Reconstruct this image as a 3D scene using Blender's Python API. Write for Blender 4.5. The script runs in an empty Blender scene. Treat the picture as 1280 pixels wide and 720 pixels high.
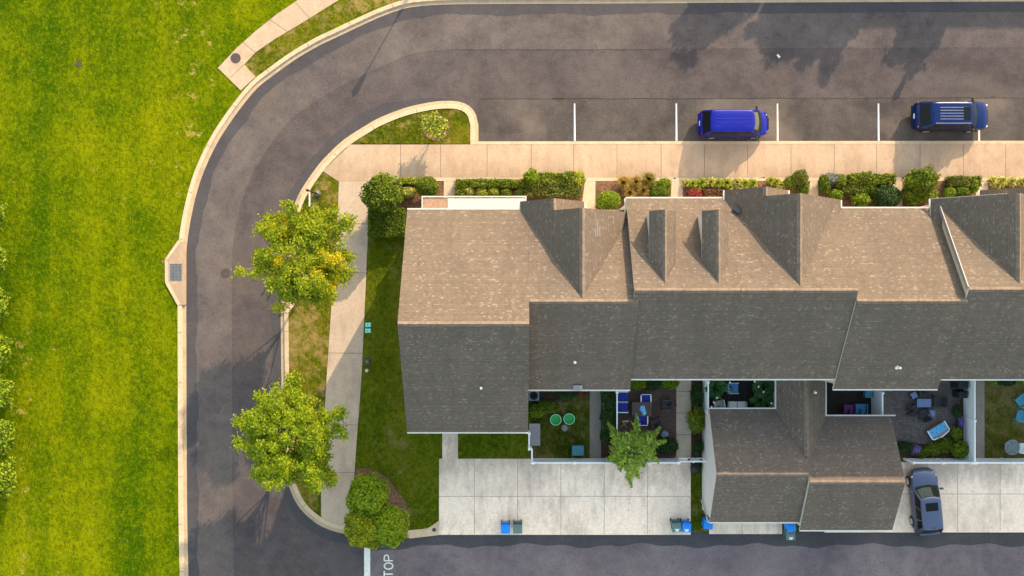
import bpy, bmesh, math, random
import numpy as np
from mathutils import Vector, Matrix
from mathutils.geometry import tessellate_polygon

random.seed(7)
RNG = np.random.default_rng(11)
SC = bpy.context.scene
COL = SC.collection
H, F = 62.0, 1147.0          # drone height over the street and focal length in photo pixels


def P(px, py, h=0.0):
    k = (H - h) / F
    return Vector(((px - 640) * k, (360 - py) * k, h))


def XY(px, py, h=0.0):
    p = P(px, py, h)
    return (p.x, p.y)


# ------------------------------------------------------------------ materials
class M:
    """small wrapper round a node material"""

    def __init__(self, name, rough=0.85, spec=0.3, metal=0.0):
        self.m = bpy.data.materials.new(name)
        self.m.use_nodes = True
        self.nt = self.m.node_tree
        self.b = self.nt.nodes['Principled BSDF']
        self.out = self.nt.nodes['Material Output']
        self.b.inputs['Roughness'].default_value = rough
        self.b.inputs['Specular IOR Level'].default_value = spec
        self.b.inputs['Metallic'].default_value = metal

    def put(self, sock, v):
        if isinstance(v, bpy.types.NodeSocket):
            self.nt.links.new(v, sock)
        elif isinstance(v, (tuple, list)) and len(v) == 3 and sock.type == 'RGBA':
            sock.default_value = (*v, 1)
        else:
            sock.default_value = v

    def n(self, t, **kw):
        nd = self.nt.nodes.new(t)
        for k, v in kw.items():
            setattr(nd, k, v)
        return nd

    def pos(self):
        return self.n('ShaderNodeNewGeometry').outputs['Position']

    def obj(self):
        return self.n('ShaderNodeTexCoord').outputs['Object']

    def uv(self):
        return self.n('ShaderNodeTexCoord').outputs['UV']

    def map(self, vec, scale=(1, 1, 1), rot=(0, 0, 0), loc=(0, 0, 0)):
        nd = self.n('ShaderNodeMapping')
        self.put(nd.inputs['Vector'], vec)
        nd.inputs['Scale'].default_value = scale
        nd.inputs['Rotation'].default_value = rot
        nd.inputs['Location'].default_value = loc
        return nd.outputs[0]

    def noise(self, vec, scale, detail=4, rough=0.55, dist=0.0):
        nd = self.n('ShaderNodeTexNoise')
        self.put(nd.inputs['Vector'], vec)
        nd.inputs['Scale'].default_value = scale
        nd.inputs['Detail'].default_value = detail
        nd.inputs['Roughness'].default_value = rough
        nd.inputs['Distortion'].default_value = dist
        return nd.outputs['Fac']

    def ramp(self, fac, stops, interp='LINEAR'):
        nd = self.n('ShaderNodeValToRGB')
        self.put(nd.inputs[0], fac)
        cr = nd.color_ramp
        cr.interpolation = interp
        while len(cr.elements) < len(stops):
            cr.elements.new(0.5)
        for e, (p, c) in zip(cr.elements, stops):
            e.position = p
            e.color = (*c, 1) if isinstance(c, (tuple, list)) else (c, c, c, 1)
        return nd.outputs[0]

    def mix(self, fac, a, b, mode='MIX'):
        nd = self.n('ShaderNodeMix', data_type='RGBA', blend_type=mode)
        self.put(nd.inputs[0], fac)
        self.put(nd.inputs[6], a)
        self.put(nd.inputs[7], b)
        return nd.outputs[2]

    def math(self, op, a, b=0.0, clamp=False):
        nd = self.n('ShaderNodeMath', operation=op, use_clamp=clamp)
        self.put(nd.inputs[0], a)
        self.put(nd.inputs[1], b)
        return nd.outputs[0]

    def sep(self, vec):
        nd = self.n('ShaderNodeSeparateXYZ')
        self.put(nd.inputs[0], vec)
        return nd.outputs

    def col(self, c):
        self.put(self.b.inputs['Base Color'], c)
        return self

    def bump(self, h, strength=0.4, dist=0.02):
        nd = self.n('ShaderNodeBump')
        nd.inputs['Strength'].default_value = strength
        nd.inputs['Distance'].default_value = dist
        self.put(nd.inputs['Height'], h)
        self.nt.links.new(nd.outputs[0], self.b.inputs['Normal'])
        return self


MAT = {}


def flat(name, c, rough=0.6, spec=0.4, metal=0.0, var=0.12, scale=6.0, coat=0.0):
    """plain material with a little mottling of its own"""
    m = M(name, rough, spec, metal)
    nz = m.noise(m.obj(), scale, 3)
    lo = tuple(x * (1 - var) for x in c)
    hi = tuple(min(1, x * (1 + var)) for x in c)
    m.col(m.ramp(nz, [(0.3, lo), (0.7, hi)]))
    if coat:
        m.b.inputs['Coat Weight'].default_value = coat
        m.b.inputs['Coat Roughness'].default_value = 0.06
    MAT[name] = m.m
    return m.m


def grass(name, dark, mid, yel, dry, dryness=0.70, stripes=0.0, dry2=None):
    m = M(name, 0.9, 0.03)
    p = m.pos()
    big = m.noise(m.map(p, (1, 1, 1), (0, 0, 0), (55, 210, 0)), 0.060, 3, 0.55)
    med = m.noise(p, 0.36, 5, 0.65)
    mow = m.noise(m.map(p, (0.62, 0.035, 1)), 1.0, 3, 0.5)
    fine = m.noise(p, 2.3, 5, 0.75)
    blade = m.noise(m.map(p, (1.0, 0.72, 1)), 5.6, 4, 0.85)
    v = m.math('ADD', m.math('MULTIPLY', big, 0.34), m.math('MULTIPLY', med, 0.26))
    v = m.math('ADD', v, m.math('MULTIPLY', fine, 0.20))
    v = m.math('ADD', v, m.math('MULTIPLY', mow, 0.20))
    c = m.ramp(v, [(0.425, dark), (0.50, mid), (0.585, yel)])
    # single tufts
    c = m.mix(m.ramp(blade, [(0.32, 0.7), (0.52, 0.0)]), c, tuple(x * 0.36 for x in dark))
    c = m.mix(m.ramp(blade, [(0.52, 0.0), (0.76, 0.55)]), c, tuple(min(1, x * 1.7) for x in yel))
    d = m.math('ADD', m.math('MULTIPLY', m.noise(p, 0.16, 3, 0.5), 0.45), m.math('MULTIPLY', m.noise(p, 1.3, 6, 0.75), 0.55))
    c = m.mix(m.ramp(d, [(dryness - 0.1, 0.0), (dryness, 0.75)]), c, dry)
    if stripes:
        # thin worn turf along the kerb and round the bushes
        x, y, _ = m.sep(p)
        w = m.math('SUBTRACT', m.math('ADD', m.noise(p, 0.9, 5, 0.75), m.math('MULTIPLY', m.noise(p, 4.5, 3, 0.8), 0.35)), 0.63)
        near = m.math('SUBTRACT', 1.0, m.math('DIVIDE', m.math('ABSOLUTE', m.math('ADD', x, 33.0)), 1.8), True)
        low = m.math('MULTIPLY', near, m.ramp(m.math('DIVIDE', m.math('ADD', y, 16.0), 40.0), [(0.0, 1.0), (0.32, 1.0), (0.45, 0.0)]))
        nk = m.math('SUBTRACT', 1.0, m.math('DIVIDE', m.math('ABSOLUTE', m.math('ADD', x, 21.5)), 3.2), True)
        hi = m.math('MULTIPLY', nk, m.ramp(m.math('DIVIDE', y, 20.0), [(0.0, 0.0), (0.3, 0.9), (1.0, 1.0)]))
        f = m.math('ADD', w, m.math('MULTIPLY', m.math('MAXIMUM', low, hi), 0.10))
        c = m.mix(m.ramp(f, [(0.215, 0.0), (0.29, 0.8)]), c, dry)
    m.col(c)
    m.bump(m.math('ADD', m.math('MULTIPLY', blade, 0.8), m.math('MULTIPLY', fine, 0.5)), 1.0, 0.12)
    MAT[name] = m.m


def concrete(name, c, stain, amount=0.5, sc=0.5, slab=None, dirt=None):
    """slab = (x pitch, y pitch, x origin, y origin) gives each poured slab its own tone; dirt = (y0, y1) is a grimy edge"""
    m = M(name, 0.9, 0.15)
    p = m.pos()
    a = m.noise(p, sc, 5, 0.62)
    b = m.noise(m.map(p, (1, 0.35, 1)), 2.2, 6, 0.72)
    g = m.noise(p, 6.5, 5, 0.8)
    base = m.ramp(g, [(0.3, tuple(x * 0.80 for x in c)), (0.7, tuple(min(1, x * 1.12) for x in c))])
    f = m.math('ADD', m.math('MULTIPLY', a, 0.5), m.math('MULTIPLY', b, 0.5))
    if slab or dirt:
        x, y, _ = m.sep(p)
    if dirt:
        e = m.math('DIVIDE', m.math('SUBTRACT', y, dirt[0]), dirt[1] - dirt[0], True)
        f = m.math('ADD', f, m.math('MULTIPLY', e, 0.12))
    base = m.mix(m.ramp(f, [(0.47, 0.0), (0.66, amount)]), base, stain)
    base = m.mix(m.ramp(m.noise(p, 3.6, 4, 0.75), [(0.60, 0.0), (0.74, amount * 1.1)]), base, stain)
    if slab:
        cb = m.n('ShaderNodeCombineXYZ')
        m.put(cb.inputs[0], m.math('FLOOR', m.math('DIVIDE', m.math('SUBTRACT', x, slab[2]), slab[0])))
        m.put(cb.inputs[1], m.math('FLOOR', m.math('DIVIDE', m.math('SUBTRACT', y, slab[3]), slab[1])))
        wn = m.n('ShaderNodeTexWhiteNoise')
        m.put(wn.inputs['Vector'], cb.outputs[0])
        base = m.mix(m.math('MULTIPLY', wn.outputs['Value'], 0.30), base, tuple(x * 0.62 for x in c))
    m.col(base)
    m.bump(g, 0.3, 0.012)
    MAT[name] = m.m


def asphalt(name, lo, hi, warm, mott=0.5, cracks=True):
    m = M(name, 0.88, 0.25)
    p = m.pos()
    a = m.noise(p, 0.22, 5, 0.65, 0.6)
    b = m.noise(p, 1.1, 5, 0.7)
    g = m.noise(p, 9.0, 5, 0.9)
    w = m.noise(m.map(p, (1, 1, 1), (0, 0, 0.5)), 2.6, 6, 0.78, 1.2)
    f = m.math('ADD', m.math('MULTIPLY', a, 0.5), m.math('ADD', m.math('MULTIPLY', b, 0.3), m.math('MULTIPLY', w, 0.2)))
    c = m.ramp(f, [(0.40, lo), (0.60, hi)])
    c = m.mix(m.ramp(m.noise(p, 0.13, 4, 0.6), [(0.52, 0.0), (0.72, mott)]), c, warm)
    if cracks:
        # oil drips and tyre scuffs
        c = m.mix(m.ramp(m.noise(p, 0.9, 5, 0.75), [(0.62, 0.0), (0.70, 0.55)]), c, tuple(x * 0.6 for x in lo))
    c = m.mix(m.ramp(g, [(0.34, 0.55), (0.5, 0.0)]), c, tuple(x * 0.5 for x in lo))
    c = m.mix(m.ramp(g, [(0.55, 0.0), (0.8, 0.55)]), c, tuple(x * 2.0 for x in hi))
    m.col(c)
    m.bump(g, 0.5, 0.012)
    MAT[name] = m.m


def shingle(name, base, fleck, darker=0.8):
    m = M(name, 0.93, 0.15)
    uv = m.uv()
    br = m.n('ShaderNodeTexBrick')
    br.offset = 0.5
    br.offset_frequency = 2
    br.squash = 1.0
    m.put(br.inputs['Vector'], uv)
    br.inputs['Color1'].default_value = (0, 0, 0, 1)
    br.inputs['Color2'].default_value = (1, 1, 1, 1)
    br.inputs['Mortar'].default_value = (0.35, 0.35, 0.35, 1)
    br.inputs['Scale'].default_value = 1.0
    br.inputs['Mortar Size'].default_value = 0.010
    br.inputs['Mortar Smooth'].default_value = 0.2
    br.inputs['Brick Width'].default_value = 0.15
    br.inputs['Row Height'].default_value = 0.115
    cell = m.n('ShaderNodeCombineXYZ')
    su = m.sep(uv)
    row = m.math('FLOOR', m.math('DIVIDE', su[1], 0.115))
    shift = m.math('MULTIPLY', m.math('FRACT', m.math('MULTIPLY', row, 0.618)), 0.15)
    m.put(cell.inputs[0], m.math('FLOOR', m.math('DIVIDE', m.math('ADD', su[0], shift), 0.15)))
    m.put(cell.inputs[1], row)
    wn = m.n('ShaderNodeTexWhiteNoise')
    m.put(wn.inputs['Vector'], cell.outputs[0])
    r = wn.outputs['Value']
    lo = tuple(x * 0.80 for x in base)
    hi = tuple(x * 1.10 for x in base)
    c = m.ramp(r, [(0.0, lo), (0.4, base), (0.88, hi), (0.95, fleck), (1.0, tuple(x * 1.10 for x in fleck))])
    # rows of tabs that weathered lighter
    rows = m.noise(m.map(uv, (0.30, 3.4, 1)), 1.0, 2, 0.5)
    c = m.mix(m.math('MULTIPLY', m.ramp(rows, [(0.70, 0.0), (0.78, 0.55)]), m.ramp(r, [(0.5, 0.0), (0.6, 1.0)])), c, fleck)
    # every course weathers a little differently
    rw = m.n('ShaderNodeTexWhiteNoise', noise_dimensions='1D')
    m.put(rw.inputs['W'], row)
    c = m.mix(m.math('MULTIPLY', rw.outputs['Value'], 0.26), c, tuple(x * 0.45 for x in base))
    # soft run-off streaks down the slope and large mottling
    st = m.noise(m.map(uv, (0.9, 0.14, 1)), 1.0, 4, 0.6)
    c = m.mix(m.ramp(st, [(0.42, 0.34), (0.6, 0.0)]), c, tuple(x * 0.6 for x in base))
    bg = m.noise(uv, 0.35, 3, 0.6)
    c = m.mix(m.ramp(bg, [(0.5, 0.0), (0.72, 0.3)]), c, (base[0] * 1.25, base[1] * 1.2, base[2] * 1.1))
    gr = m.noise(uv, 14.0, 3, 0.8)
    c = m.mix(m.ramp(gr, [(0.35, 0.45), (0.55, 0.0)]), c, tuple(x * 0.55 for x in base))
    c = m.mix(m.math('MULTIPLY', br.outputs['Fac'], 0.75), c, tuple(x * 0.42 for x in base))
    m.col(c)
    # each course overlaps the one below: saw-tooth height
    v = m.sep(uv)[1]
    saw = m.math('FRACT', m.math('DIVIDE', v, 0.115))
    m.bump(m.math('ADD', m.math('MULTIPLY', m.math('SUBTRACT', 1.0, saw), 0.6), m.math('MULTIPLY', r, 0.3)), 0.6, 0.02)
    MAT[name] = m.m


def leaf(name, lo, mid, hi, patch=None, transl=0.35, pscale=0.8, pos=0.60):
    m = M(name, 0.6, 0.25)
    rnd = m.n('ShaderNodeNewGeometry').outputs['Random Per Island']
    ob = m.obj()
    cl = m.noise(ob, 1.6, 3, 0.6)
    f = m.math('ADD', m.math('MULTIPLY', rnd, 0.55), m.math('MULTIPLY', cl, 0.45))
    c = m.ramp(f, [(0.2, lo), (0.5, mid), (0.8, hi)])
    if patch:
        c = m.mix(m.ramp(m.noise(ob, pscale, 2, 0.5), [(pos, 0.0), (pos + 0.1, 0.9)]), c, patch)
    m.col(c)
    tr = m.n('ShaderNodeBsdfTranslucent')
    m.put(tr.inputs[0], c)
    mx = m.n('ShaderNodeMixShader')
    mx.inputs[0].default_value = transl
    m.nt.links.new(m.b.outputs[0], mx.inputs[1])
    m.nt.links.new(tr.outputs[0], mx.inputs[2])
    m.nt.links.new(mx.outputs[0], m.out.inputs[0])
    MAT[name] = m.m


def siding(name, c):
    m = M(name, 0.6, 0.35)
    z = m.sep(m.pos())[2]
    saw = m.math('FRACT', m.math('DIVIDE', z, 0.16))
    nz = m.noise(m.pos(), 1.2, 4)
    cc = m.ramp(nz, [(0.3, tuple(x * 0.92 for x in c)), (0.7, c)])
    cc = m.mix(m.ramp(saw, [(0.0, 0.35), (0.12, 0.0)]), cc, tuple(x * 0.5 for x in c))
    m.col(cc)
    m.bump(m.math('SUBTRACT', 1.0, saw), 0.5, 0.015)
    MAT[name] = m.m


def pavers(name, c1, c2, joint, w, h, rot):
    m = M(name, 0.9, 0.2)
    p = m.map(m.pos(), (1, 1, 1), (0, 0, rot))
    br = m.n('ShaderNodeTexBrick')
    m.put(br.inputs['Vector'], p)
    br.inputs['Color1'].default_value = (*c1, 1)
    br.inputs['Color2'].default_value = (*c2, 1)
    br.inputs['Mortar'].default_value = (*joint, 1)
    br.inputs['Scale'].default_value = 1
    br.inputs['Mortar Size'].default_value = 0.012
    br.inputs['Brick Width'].default_value = w
    br.inputs['Row Height'].default_value = h
    nz = m.noise(m.pos(), 1.0, 4, 0.65)
    m.col(m.mix(m.ramp(nz, [(0.4, 0.0), (0.7, 0.45)]), br.outputs[0], tuple(x * 0.55 for x in c1)))
    m.bump(m.math('SUBTRACT', 1.0, br.outputs['Fac']), 0.5, 0.01)
    MAT[name] = m.m


def mulch(name, lo, hi):
    m = M(name, 0.95, 0.1)
    p = m.pos()
    a = m.noise(p, 7.0, 6, 0.8)
    b = m.noise(p, 0.8, 3)
    f = m.math('ADD', m.math('MULTIPLY', a, 0.75), m.math('MULTIPLY', b, 0.25))
    m.col(m.ramp(f, [(0.38, lo), (0.52, hi), (0.66, tuple(min(1, x * 1.8) for x in hi))]))
    m.bump(a, 0.8, 0.05)
    MAT[name] = m.m


def paint(name, c, metal=0.35, rough=0.28):
    m = M(name, rough, 0.5, metal)
    lw = m.n('ShaderNodeLayerWeight')
    lw.inputs[0].default_value = 0.35
    nz = m.noise(m.obj(), 240.0, 2)
    m.b.inputs['Specular IOR Level'].default_value = 0.25
    cc = m.mix(m.math('MULTIPLY', nz, 0.25), c, tuple(min(1, x * 1.6 + 0.01) for x in c))
    m.col(m.mix(m.math('MULTIPLY', lw.outputs['Facing'], 0.5), cc, tuple(x * 0.5 for x in c)))
    m.b.inputs['Coat Weight'].default_value = 0.16
    m.b.inputs['Coat Roughness'].default_value = 0.05
    MAT[name] = m.m


def glass(name, c, alpha):
    m = M(name, 0.06 if alpha < 1 else 0.18, 0.4 if alpha < 1 else 0.12)
    nz = m.noise(m.obj(), 3.0, 2)
    m.col(m.ramp(nz, [(0.3, tuple(x * 0.8 for x in c)), (0.7, c)]))
    m.b.inputs['Alpha'].default_value = alpha
    m.b.inputs['Coat Weight'].default_value = 0.5 if alpha < 1 else 0.0
    MAT[name] = m.m


def materials():
    grass('field_grass', (0.036, 0.078, 0.0003), (0.090, 0.122, 0.0004), (0.160, 0.174, 0.0008), (0.33, 0.235, 0.06), 0.76, 1.0)
    grass('verge_grass', (0.046, 0.066, 0.002), (0.092, 0.100, 0.003), (0.17, 0.138, 0.016), (0.30, 0.195, 0.075), 0.585)
    grass('yard_grass', (0.040, 0.060, 0.002), (0.072, 0.092, 0.003), (0.120, 0.120, 0.010), (0.19, 0.14, 0.05), 0.64)
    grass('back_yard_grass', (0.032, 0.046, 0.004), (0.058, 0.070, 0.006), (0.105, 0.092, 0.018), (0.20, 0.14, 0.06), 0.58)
    concrete('sidewalk_concrete', (0.46, 0.325, 0.225), (0.25, 0.165, 0.105), 0.6, 0.5, (2.93, 50.0, -7.51, -20.0), (9.0, 7.3))
    concrete('side_walk_concrete', (0.46, 0.35, 0.265), (0.25, 0.18, 0.135), 0.6, 0.5, (50, 4.9, -30, 4.3))
    concrete('path_concrete', (0.50, 0.39, 0.28), (0.28, 0.20, 0.13), 0.4)
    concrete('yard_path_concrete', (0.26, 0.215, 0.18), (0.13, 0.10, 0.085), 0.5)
    concrete('kerb_concrete', (0.52, 0.385, 0.255), (0.30, 0.21, 0.13), 0.45, 0.8)
    concrete('gutter_concrete', (0.43, 0.31, 0.20), (0.22, 0.15, 0.10), 0.5, 1.2)
    concrete('driveway_concrete', (0.86, 0.65, 0.50), (0.36, 0.265, 0.215), 0.75, 0.30, (2.92, 2.53, -4.92, -14.05), (-13.6, -11.6))
    concrete('joint_soft', (0.36, 0.27, 0.21), (0.24, 0.17, 0.13), 0.5)
    concrete('joint_concrete', (0.21, 0.155, 0.11), (0.14, 0.1, 0.07), 0.3)
    asphalt('road_asphalt', (0.050, 0.039, 0.041), (0.098, 0.077, 0.074), (0.12, 0.088, 0.066))
    asphalt('old_asphalt', (0.062, 0.049, 0.050), (0.128, 0.101, 0.092), (0.14, 0.106, 0.085))
    asphalt('shaded_alley_asphalt', (0.092, 0.070, 0.078), (0.175, 0.136, 0.138), (0.19, 0.145, 0.135))  # separate paving, lightened and blued so the shade's tone sits in the colour
    asphalt('seal_asphalt', (0.045, 0.040, 0.045), (0.068, 0.060, 0.063), (0.075, 0.062, 0.058), 0.3)
    asphalt('parking_asphalt', (0.042, 0.035, 0.034), (0.090, 0.073, 0.066), (0.20, 0.155, 0.128), 0.8)
    asphalt('crack_asphalt', (0.035, 0.028, 0.025), (0.05, 0.04, 0.034), (0.08, 0.055, 0.035), 0.5)
    shingle('roof_shingle', (0.154, 0.119, 0.096), (0.230, 0.184, 0.148))
    siding('white_siding', (0.66, 0.64, 0.61))
    siding('tan_siding', (0.52, 0.44, 0.34))
    siding('grey_siding', (0.60, 0.55, 0.56))
    flat('trim_white', (0.50, 0.46, 0.41), 0.45, var=0.06)
    flat('vinyl_white', (0.80, 0.80, 0.82), 0.4, var=0.05)
    flat('porch_metal', (0.47, 0.46, 0.43), 0.35, var=0.03)
    flat('porch_membrane', (0.30, 0.19, 0.13), 0.9, var=0.2, scale=9)
    flat('verge_shaded', (0.22, 0.20, 0.215), 0.5, var=0.08)
    flat('flashing_grey', (0.22, 0.185, 0.16), 0.5, var=0.12)
    flat('pipe_white', (0.8, 0.78, 0.75), 0.5)
    flat('ridge_shingle', (0.165, 0.124, 0.098), 0.95, 0.1, var=0.22, scale=3.2)
    flat('door_red', (0.22, 0.04, 0.03), 0.4)
    flat('garage_door_white', (0.74, 0.73, 0.71), 0.45)
    glass('window_glass', (0.03, 0.04, 0.05), 1.0)
    flat('road_paint', (0.66, 0.61, 0.54), 0.7, var=0.12, scale=5)
    flat('worn_paint', (0.135, 0.12, 0.118), 0.85, var=0.25, scale=8)
    flat('cast_iron', (0.075, 0.055, 0.048), 0.7, metal=0.3, var=0.3, scale=14)
    flat('galvanised', (0.26, 0.25, 0.25), 0.45, metal=0.6, var=0.2)
    flat('pit_dark', (0.03, 0.028, 0.03), 0.9)
    flat('lamp_black', (0.028, 0.028, 0.032), 0.45, metal=0.3)
    flat('lamp_grey', (0.13, 0.13, 0.135), 0.4, metal=0.3)
    flat('sign_white', (0.75, 0.75, 0.73), 0.5)
    flat('sign_green', (0.02, 0.14, 0.06), 0.5)
    flat('utility_green', (0.10, 0.42, 0.34), 0.55)
    flat('utility_green_light', (0.22, 0.62, 0.52), 0.5)
    flat('utility_dark', (0.03, 0.05, 0.05), 0.6)
    flat('bark', (0.12, 0.085, 0.06), 0.9, var=0.35, scale=9)
    flat('pale_bark', (0.17, 0.135, 0.10), 0.9, var=0.3, scale=9)
    leaf('maple_leaf', (0.13, 0.185, 0.003), (0.26, 0.315, 0.005), (0.44, 0.45, 0.010), (0.62, 0.49, 0.006), 0.5, 0.42, 0.56)
    leaf('maple_leaf_green', (0.125, 0.19, 0.003), (0.255, 0.33, 0.005), (0.44, 0.47, 0.010), (0.40, 0.44, 0.012), 0.5, 0.6, 0.60)
    leaf('shrub_leaf', (0.034, 0.062, 0.002), (0.092, 0.140, 0.003), (0.19, 0.23, 0.008))
    leaf('bright_shrub_leaf', (0.052, 0.098, 0.002), (0.135, 0.205, 0.003), (0.29, 0.34, 0.010), (0.30, 0.30, 0.01), 0.3, 0.9, 0.62)
    leaf('round_tree_leaf', (0.075, 0.135, 0.002), (0.18, 0.265, 0.003), (0.36, 0.42, 0.010), (0.36, 0.36, 0.01), 0.35, 0.8, 0.60)
    leaf('round_tree_yellow_leaf', (0.10, 0.13, 0.002), (0.23, 0.265, 0.003), (0.42, 0.41, 0.010), (0.42, 0.36, 0.01), 0.35, 0.8, 0.58)
    leaf('dark_shrub_leaf', (0.010, 0.032, 0.006), (0.026, 0.062, 0.010), (0.075, 0.125, 0.03))
    leaf('hedge_leaf', (0.045, 0.085, 0.003), (0.13, 0.175, 0.006), (0.26, 0.27, 0.015), (0.34, 0.26, 0.03), 0.3, 1.1, 0.62)
    leaf('lime_leaf', (0.10, 0.14, 0.008), (0.27, 0.30, 0.015), (0.52, 0.48, 0.06))
    leaf('pale_lime_leaf', (0.16, 0.17, 0.02), (0.40, 0.38, 0.06), (0.70, 0.62, 0.20))
    leaf('mixed_leaf', (0.035, 0.065, 0.006), (0.11, 0.135, 0.012), (0.23, 0.20, 0.03), (0.20, 0.075, 0.035), 0.3, 1.3, 0.58)
    leaf('red_leaf', (0.13, 0.012, 0.012), (0.30, 0.035, 0.03), (0.42, 0.10, 0.06))
    leaf('russet_leaf', (0.07, 0.025, 0.015), (0.16, 0.07, 0.025), (0.26, 0.13, 0.04))
    leaf('gold_blade', (0.16, 0.10, 0.02), (0.36, 0.24, 0.05), (0.55, 0.40, 0.12))
    leaf('olive_blade', (0.10, 0.09, 0.015), (0.22, 0.18, 0.03), (0.36, 0.28, 0.06))
    leaf('palm_leaf', (0.012, 0.055, 0.010), (0.03, 0.11, 0.02), (0.07, 0.19, 0.04))
    leaf('sumac_leaf', (0.07, 0.14, 0.008), (0.18, 0.27, 0.018), (0.40, 0.46, 0.06))
    leaf('silver_leaf', (0.09, 0.10, 0.08), (0.22, 0.23, 0.20), (0.40, 0.40, 0.36))
    leaf('violet_flower', (0.10, 0.05, 0.25), (0.22, 0.14, 0.45), (0.4, 0.3, 0.6))
    pavers('brown_pavers', (0.14, 0.080, 0.060), (0.090, 0.056, 0.046), (0.045, 0.032, 0.027), 0.24, 0.12, 0.0)
    pavers('grey_pavers', (0.165, 0.135, 0.12), (0.095, 0.080, 0.078), (0.035, 0.03, 0.03), 0.26, 0.13, math.radians(45))
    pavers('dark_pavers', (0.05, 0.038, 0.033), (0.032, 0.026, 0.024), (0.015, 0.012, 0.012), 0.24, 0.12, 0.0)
    mulch('mulch_brown', (0.055, 0.028, 0.018), (0.15, 0.080, 0.048))
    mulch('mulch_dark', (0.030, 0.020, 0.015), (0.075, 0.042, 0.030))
    paint('paint_royal_blue', (0.001, 0.004, 0.20), 0.15, 0.4)
    paint('paint_navy', (0.003, 0.014, 0.085), 0.35)
    paint('paint_slate', (0.085, 0.098, 0.155), 0.5)
    flat('black_plastic', (0.012, 0.012, 0.013), 0.5, var=0.2)
    flat('tyre_rubber', (0.018, 0.018, 0.018), 0.8)
    flat('alloy', (0.55, 0.54, 0.53), 0.3, metal=0.8, var=0.1)
    flat('chrome', (0.16, 0.175, 0.21), 0.5, metal=0.3, var=0.05)
    flat('lamp_red', (0.10, 0.006, 0.006), 0.25)
    flat('lamp_clear', (0.62, 0.62, 0.60), 0.15, metal=0.3)
    flat('dash_glare_cream', (0.62, 0.60, 0.50), 0.6, var=0.15)
    flat('plate_white', (0.75, 0.75, 0.72), 0.5)
    glass('car_glass', (0.022, 0.034, 0.024), 0.62)
    glass('car_glass_dark', (0.010, 0.012, 0.013), 1.0)
    flat('cart_blue', (0.004, 0.20, 0.66), 0.45, var=0.1)
    flat('cart_teal', (0.012, 0.105, 0.15), 0.5, var=0.12)
    flat('cart_grey_green', (0.105, 0.155, 0.135), 0.55, var=0.15)
    flat('sling_blue', (0.008, 0.022, 0.27), 0.7, var=0.15)
    flat('cushion_blue', (0.06, 0.21, 0.42), 0.8, var=0.12)
    flat('turquoise', (0.045, 0.24, 0.36), 0.6, var=0.12)
    flat('plum', (0.12, 0.028, 0.14), 0.7, var=0.15)
    flat('chair_white', (0.68, 0.69, 0.68), 0.5, var=0.06)
    flat('chair_sage', (0.34, 0.40, 0.36), 0.6, var=0.1)
    flat('dark_wicker', (0.026, 0.022, 0.026), 0.75, var=0.3, scale=20)
    flat('dark_brown', (0.055, 0.032, 0.026), 0.6, var=0.2)
    flat('table_brown', (0.070, 0.043, 0.034), 0.55, var=0.25)
    flat('slate_blue_top', (0.11, 0.155, 0.29), 0.4, var=0.1)
    flat('cloth_sky', (0.16, 0.44, 0.72), 0.85, var=0.15)
    flat('saucer_green', (0.025, 0.30, 0.075), 0.6, var=0.12)
    flat('saucer_rim', (0.30, 0.62, 0.36), 0.5)
    flat('stone_grey', (0.20, 0.18, 0.165), 0.9, var=0.25)
    flat('stone_blue', (0.12, 0.15, 0.22), 0.7, var=0.2)
    flat('store_lid', (0.23, 0.195, 0.19), 0.7, var=0.12)
    flat('store_teal', (0.035, 0.14, 0.18), 0.6, var=0.15)
    flat('pool_blue', (0.07, 0.34, 0.62), 0.25, var=0.15)
    flat('cover_black', (0.010, 0.013, 0.020), 0.7, var=0.3)
    flat('wood_pale', (0.40, 0.30, 0.19), 0.8, var=0.2)
    flat('bulb_glass', (0.85, 0.85, 0.82), 0.2, var=0.03)
    flat('deck_dark', (0.045, 0.026, 0.020), 0.8, var=0.3)
    glass('table_glass', (0.13, 0.17, 0.17), 1.0)
    flat('piece_white', (0.8, 0.79, 0.76), 0.8)


materials()


# ------------------------------------------------------------------ mesh helpers
ORG = {}


def tag(o, label=None, cat=None, group=None, kind=None):
    if label:
        o['label'] = label
    if cat:
        o['category'] = cat
    if group:
        o['group'] = group
    if kind:
        o['kind'] = kind
    return o


def thing(name, loc, label, cat, group=None, rz=0.0):
    o = bpy.data.objects.new(name, None)
    COL.objects.link(o)
    o.empty_display_size = 0.3
    o.location = loc
    o.rotation_euler = (0, 0, rz)
    ORG[o] = Vector(loc)
    return tag(o, label, cat, group)


def dup(root, loc, rz=None, label=None):
    r = root.copy()
    COL.objects.link(r)
    r.location = loc
    if rz is not None:
        r.rotation_euler = (0, 0, rz)
    if label:
        r['label'] = label

    def kids(src, dst):
        for ch in list(src.children):
            c = ch.copy()
            COL.objects.link(c)
            c.parent = dst
            kids(ch, c)
    kids(root, r)
    return r


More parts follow.
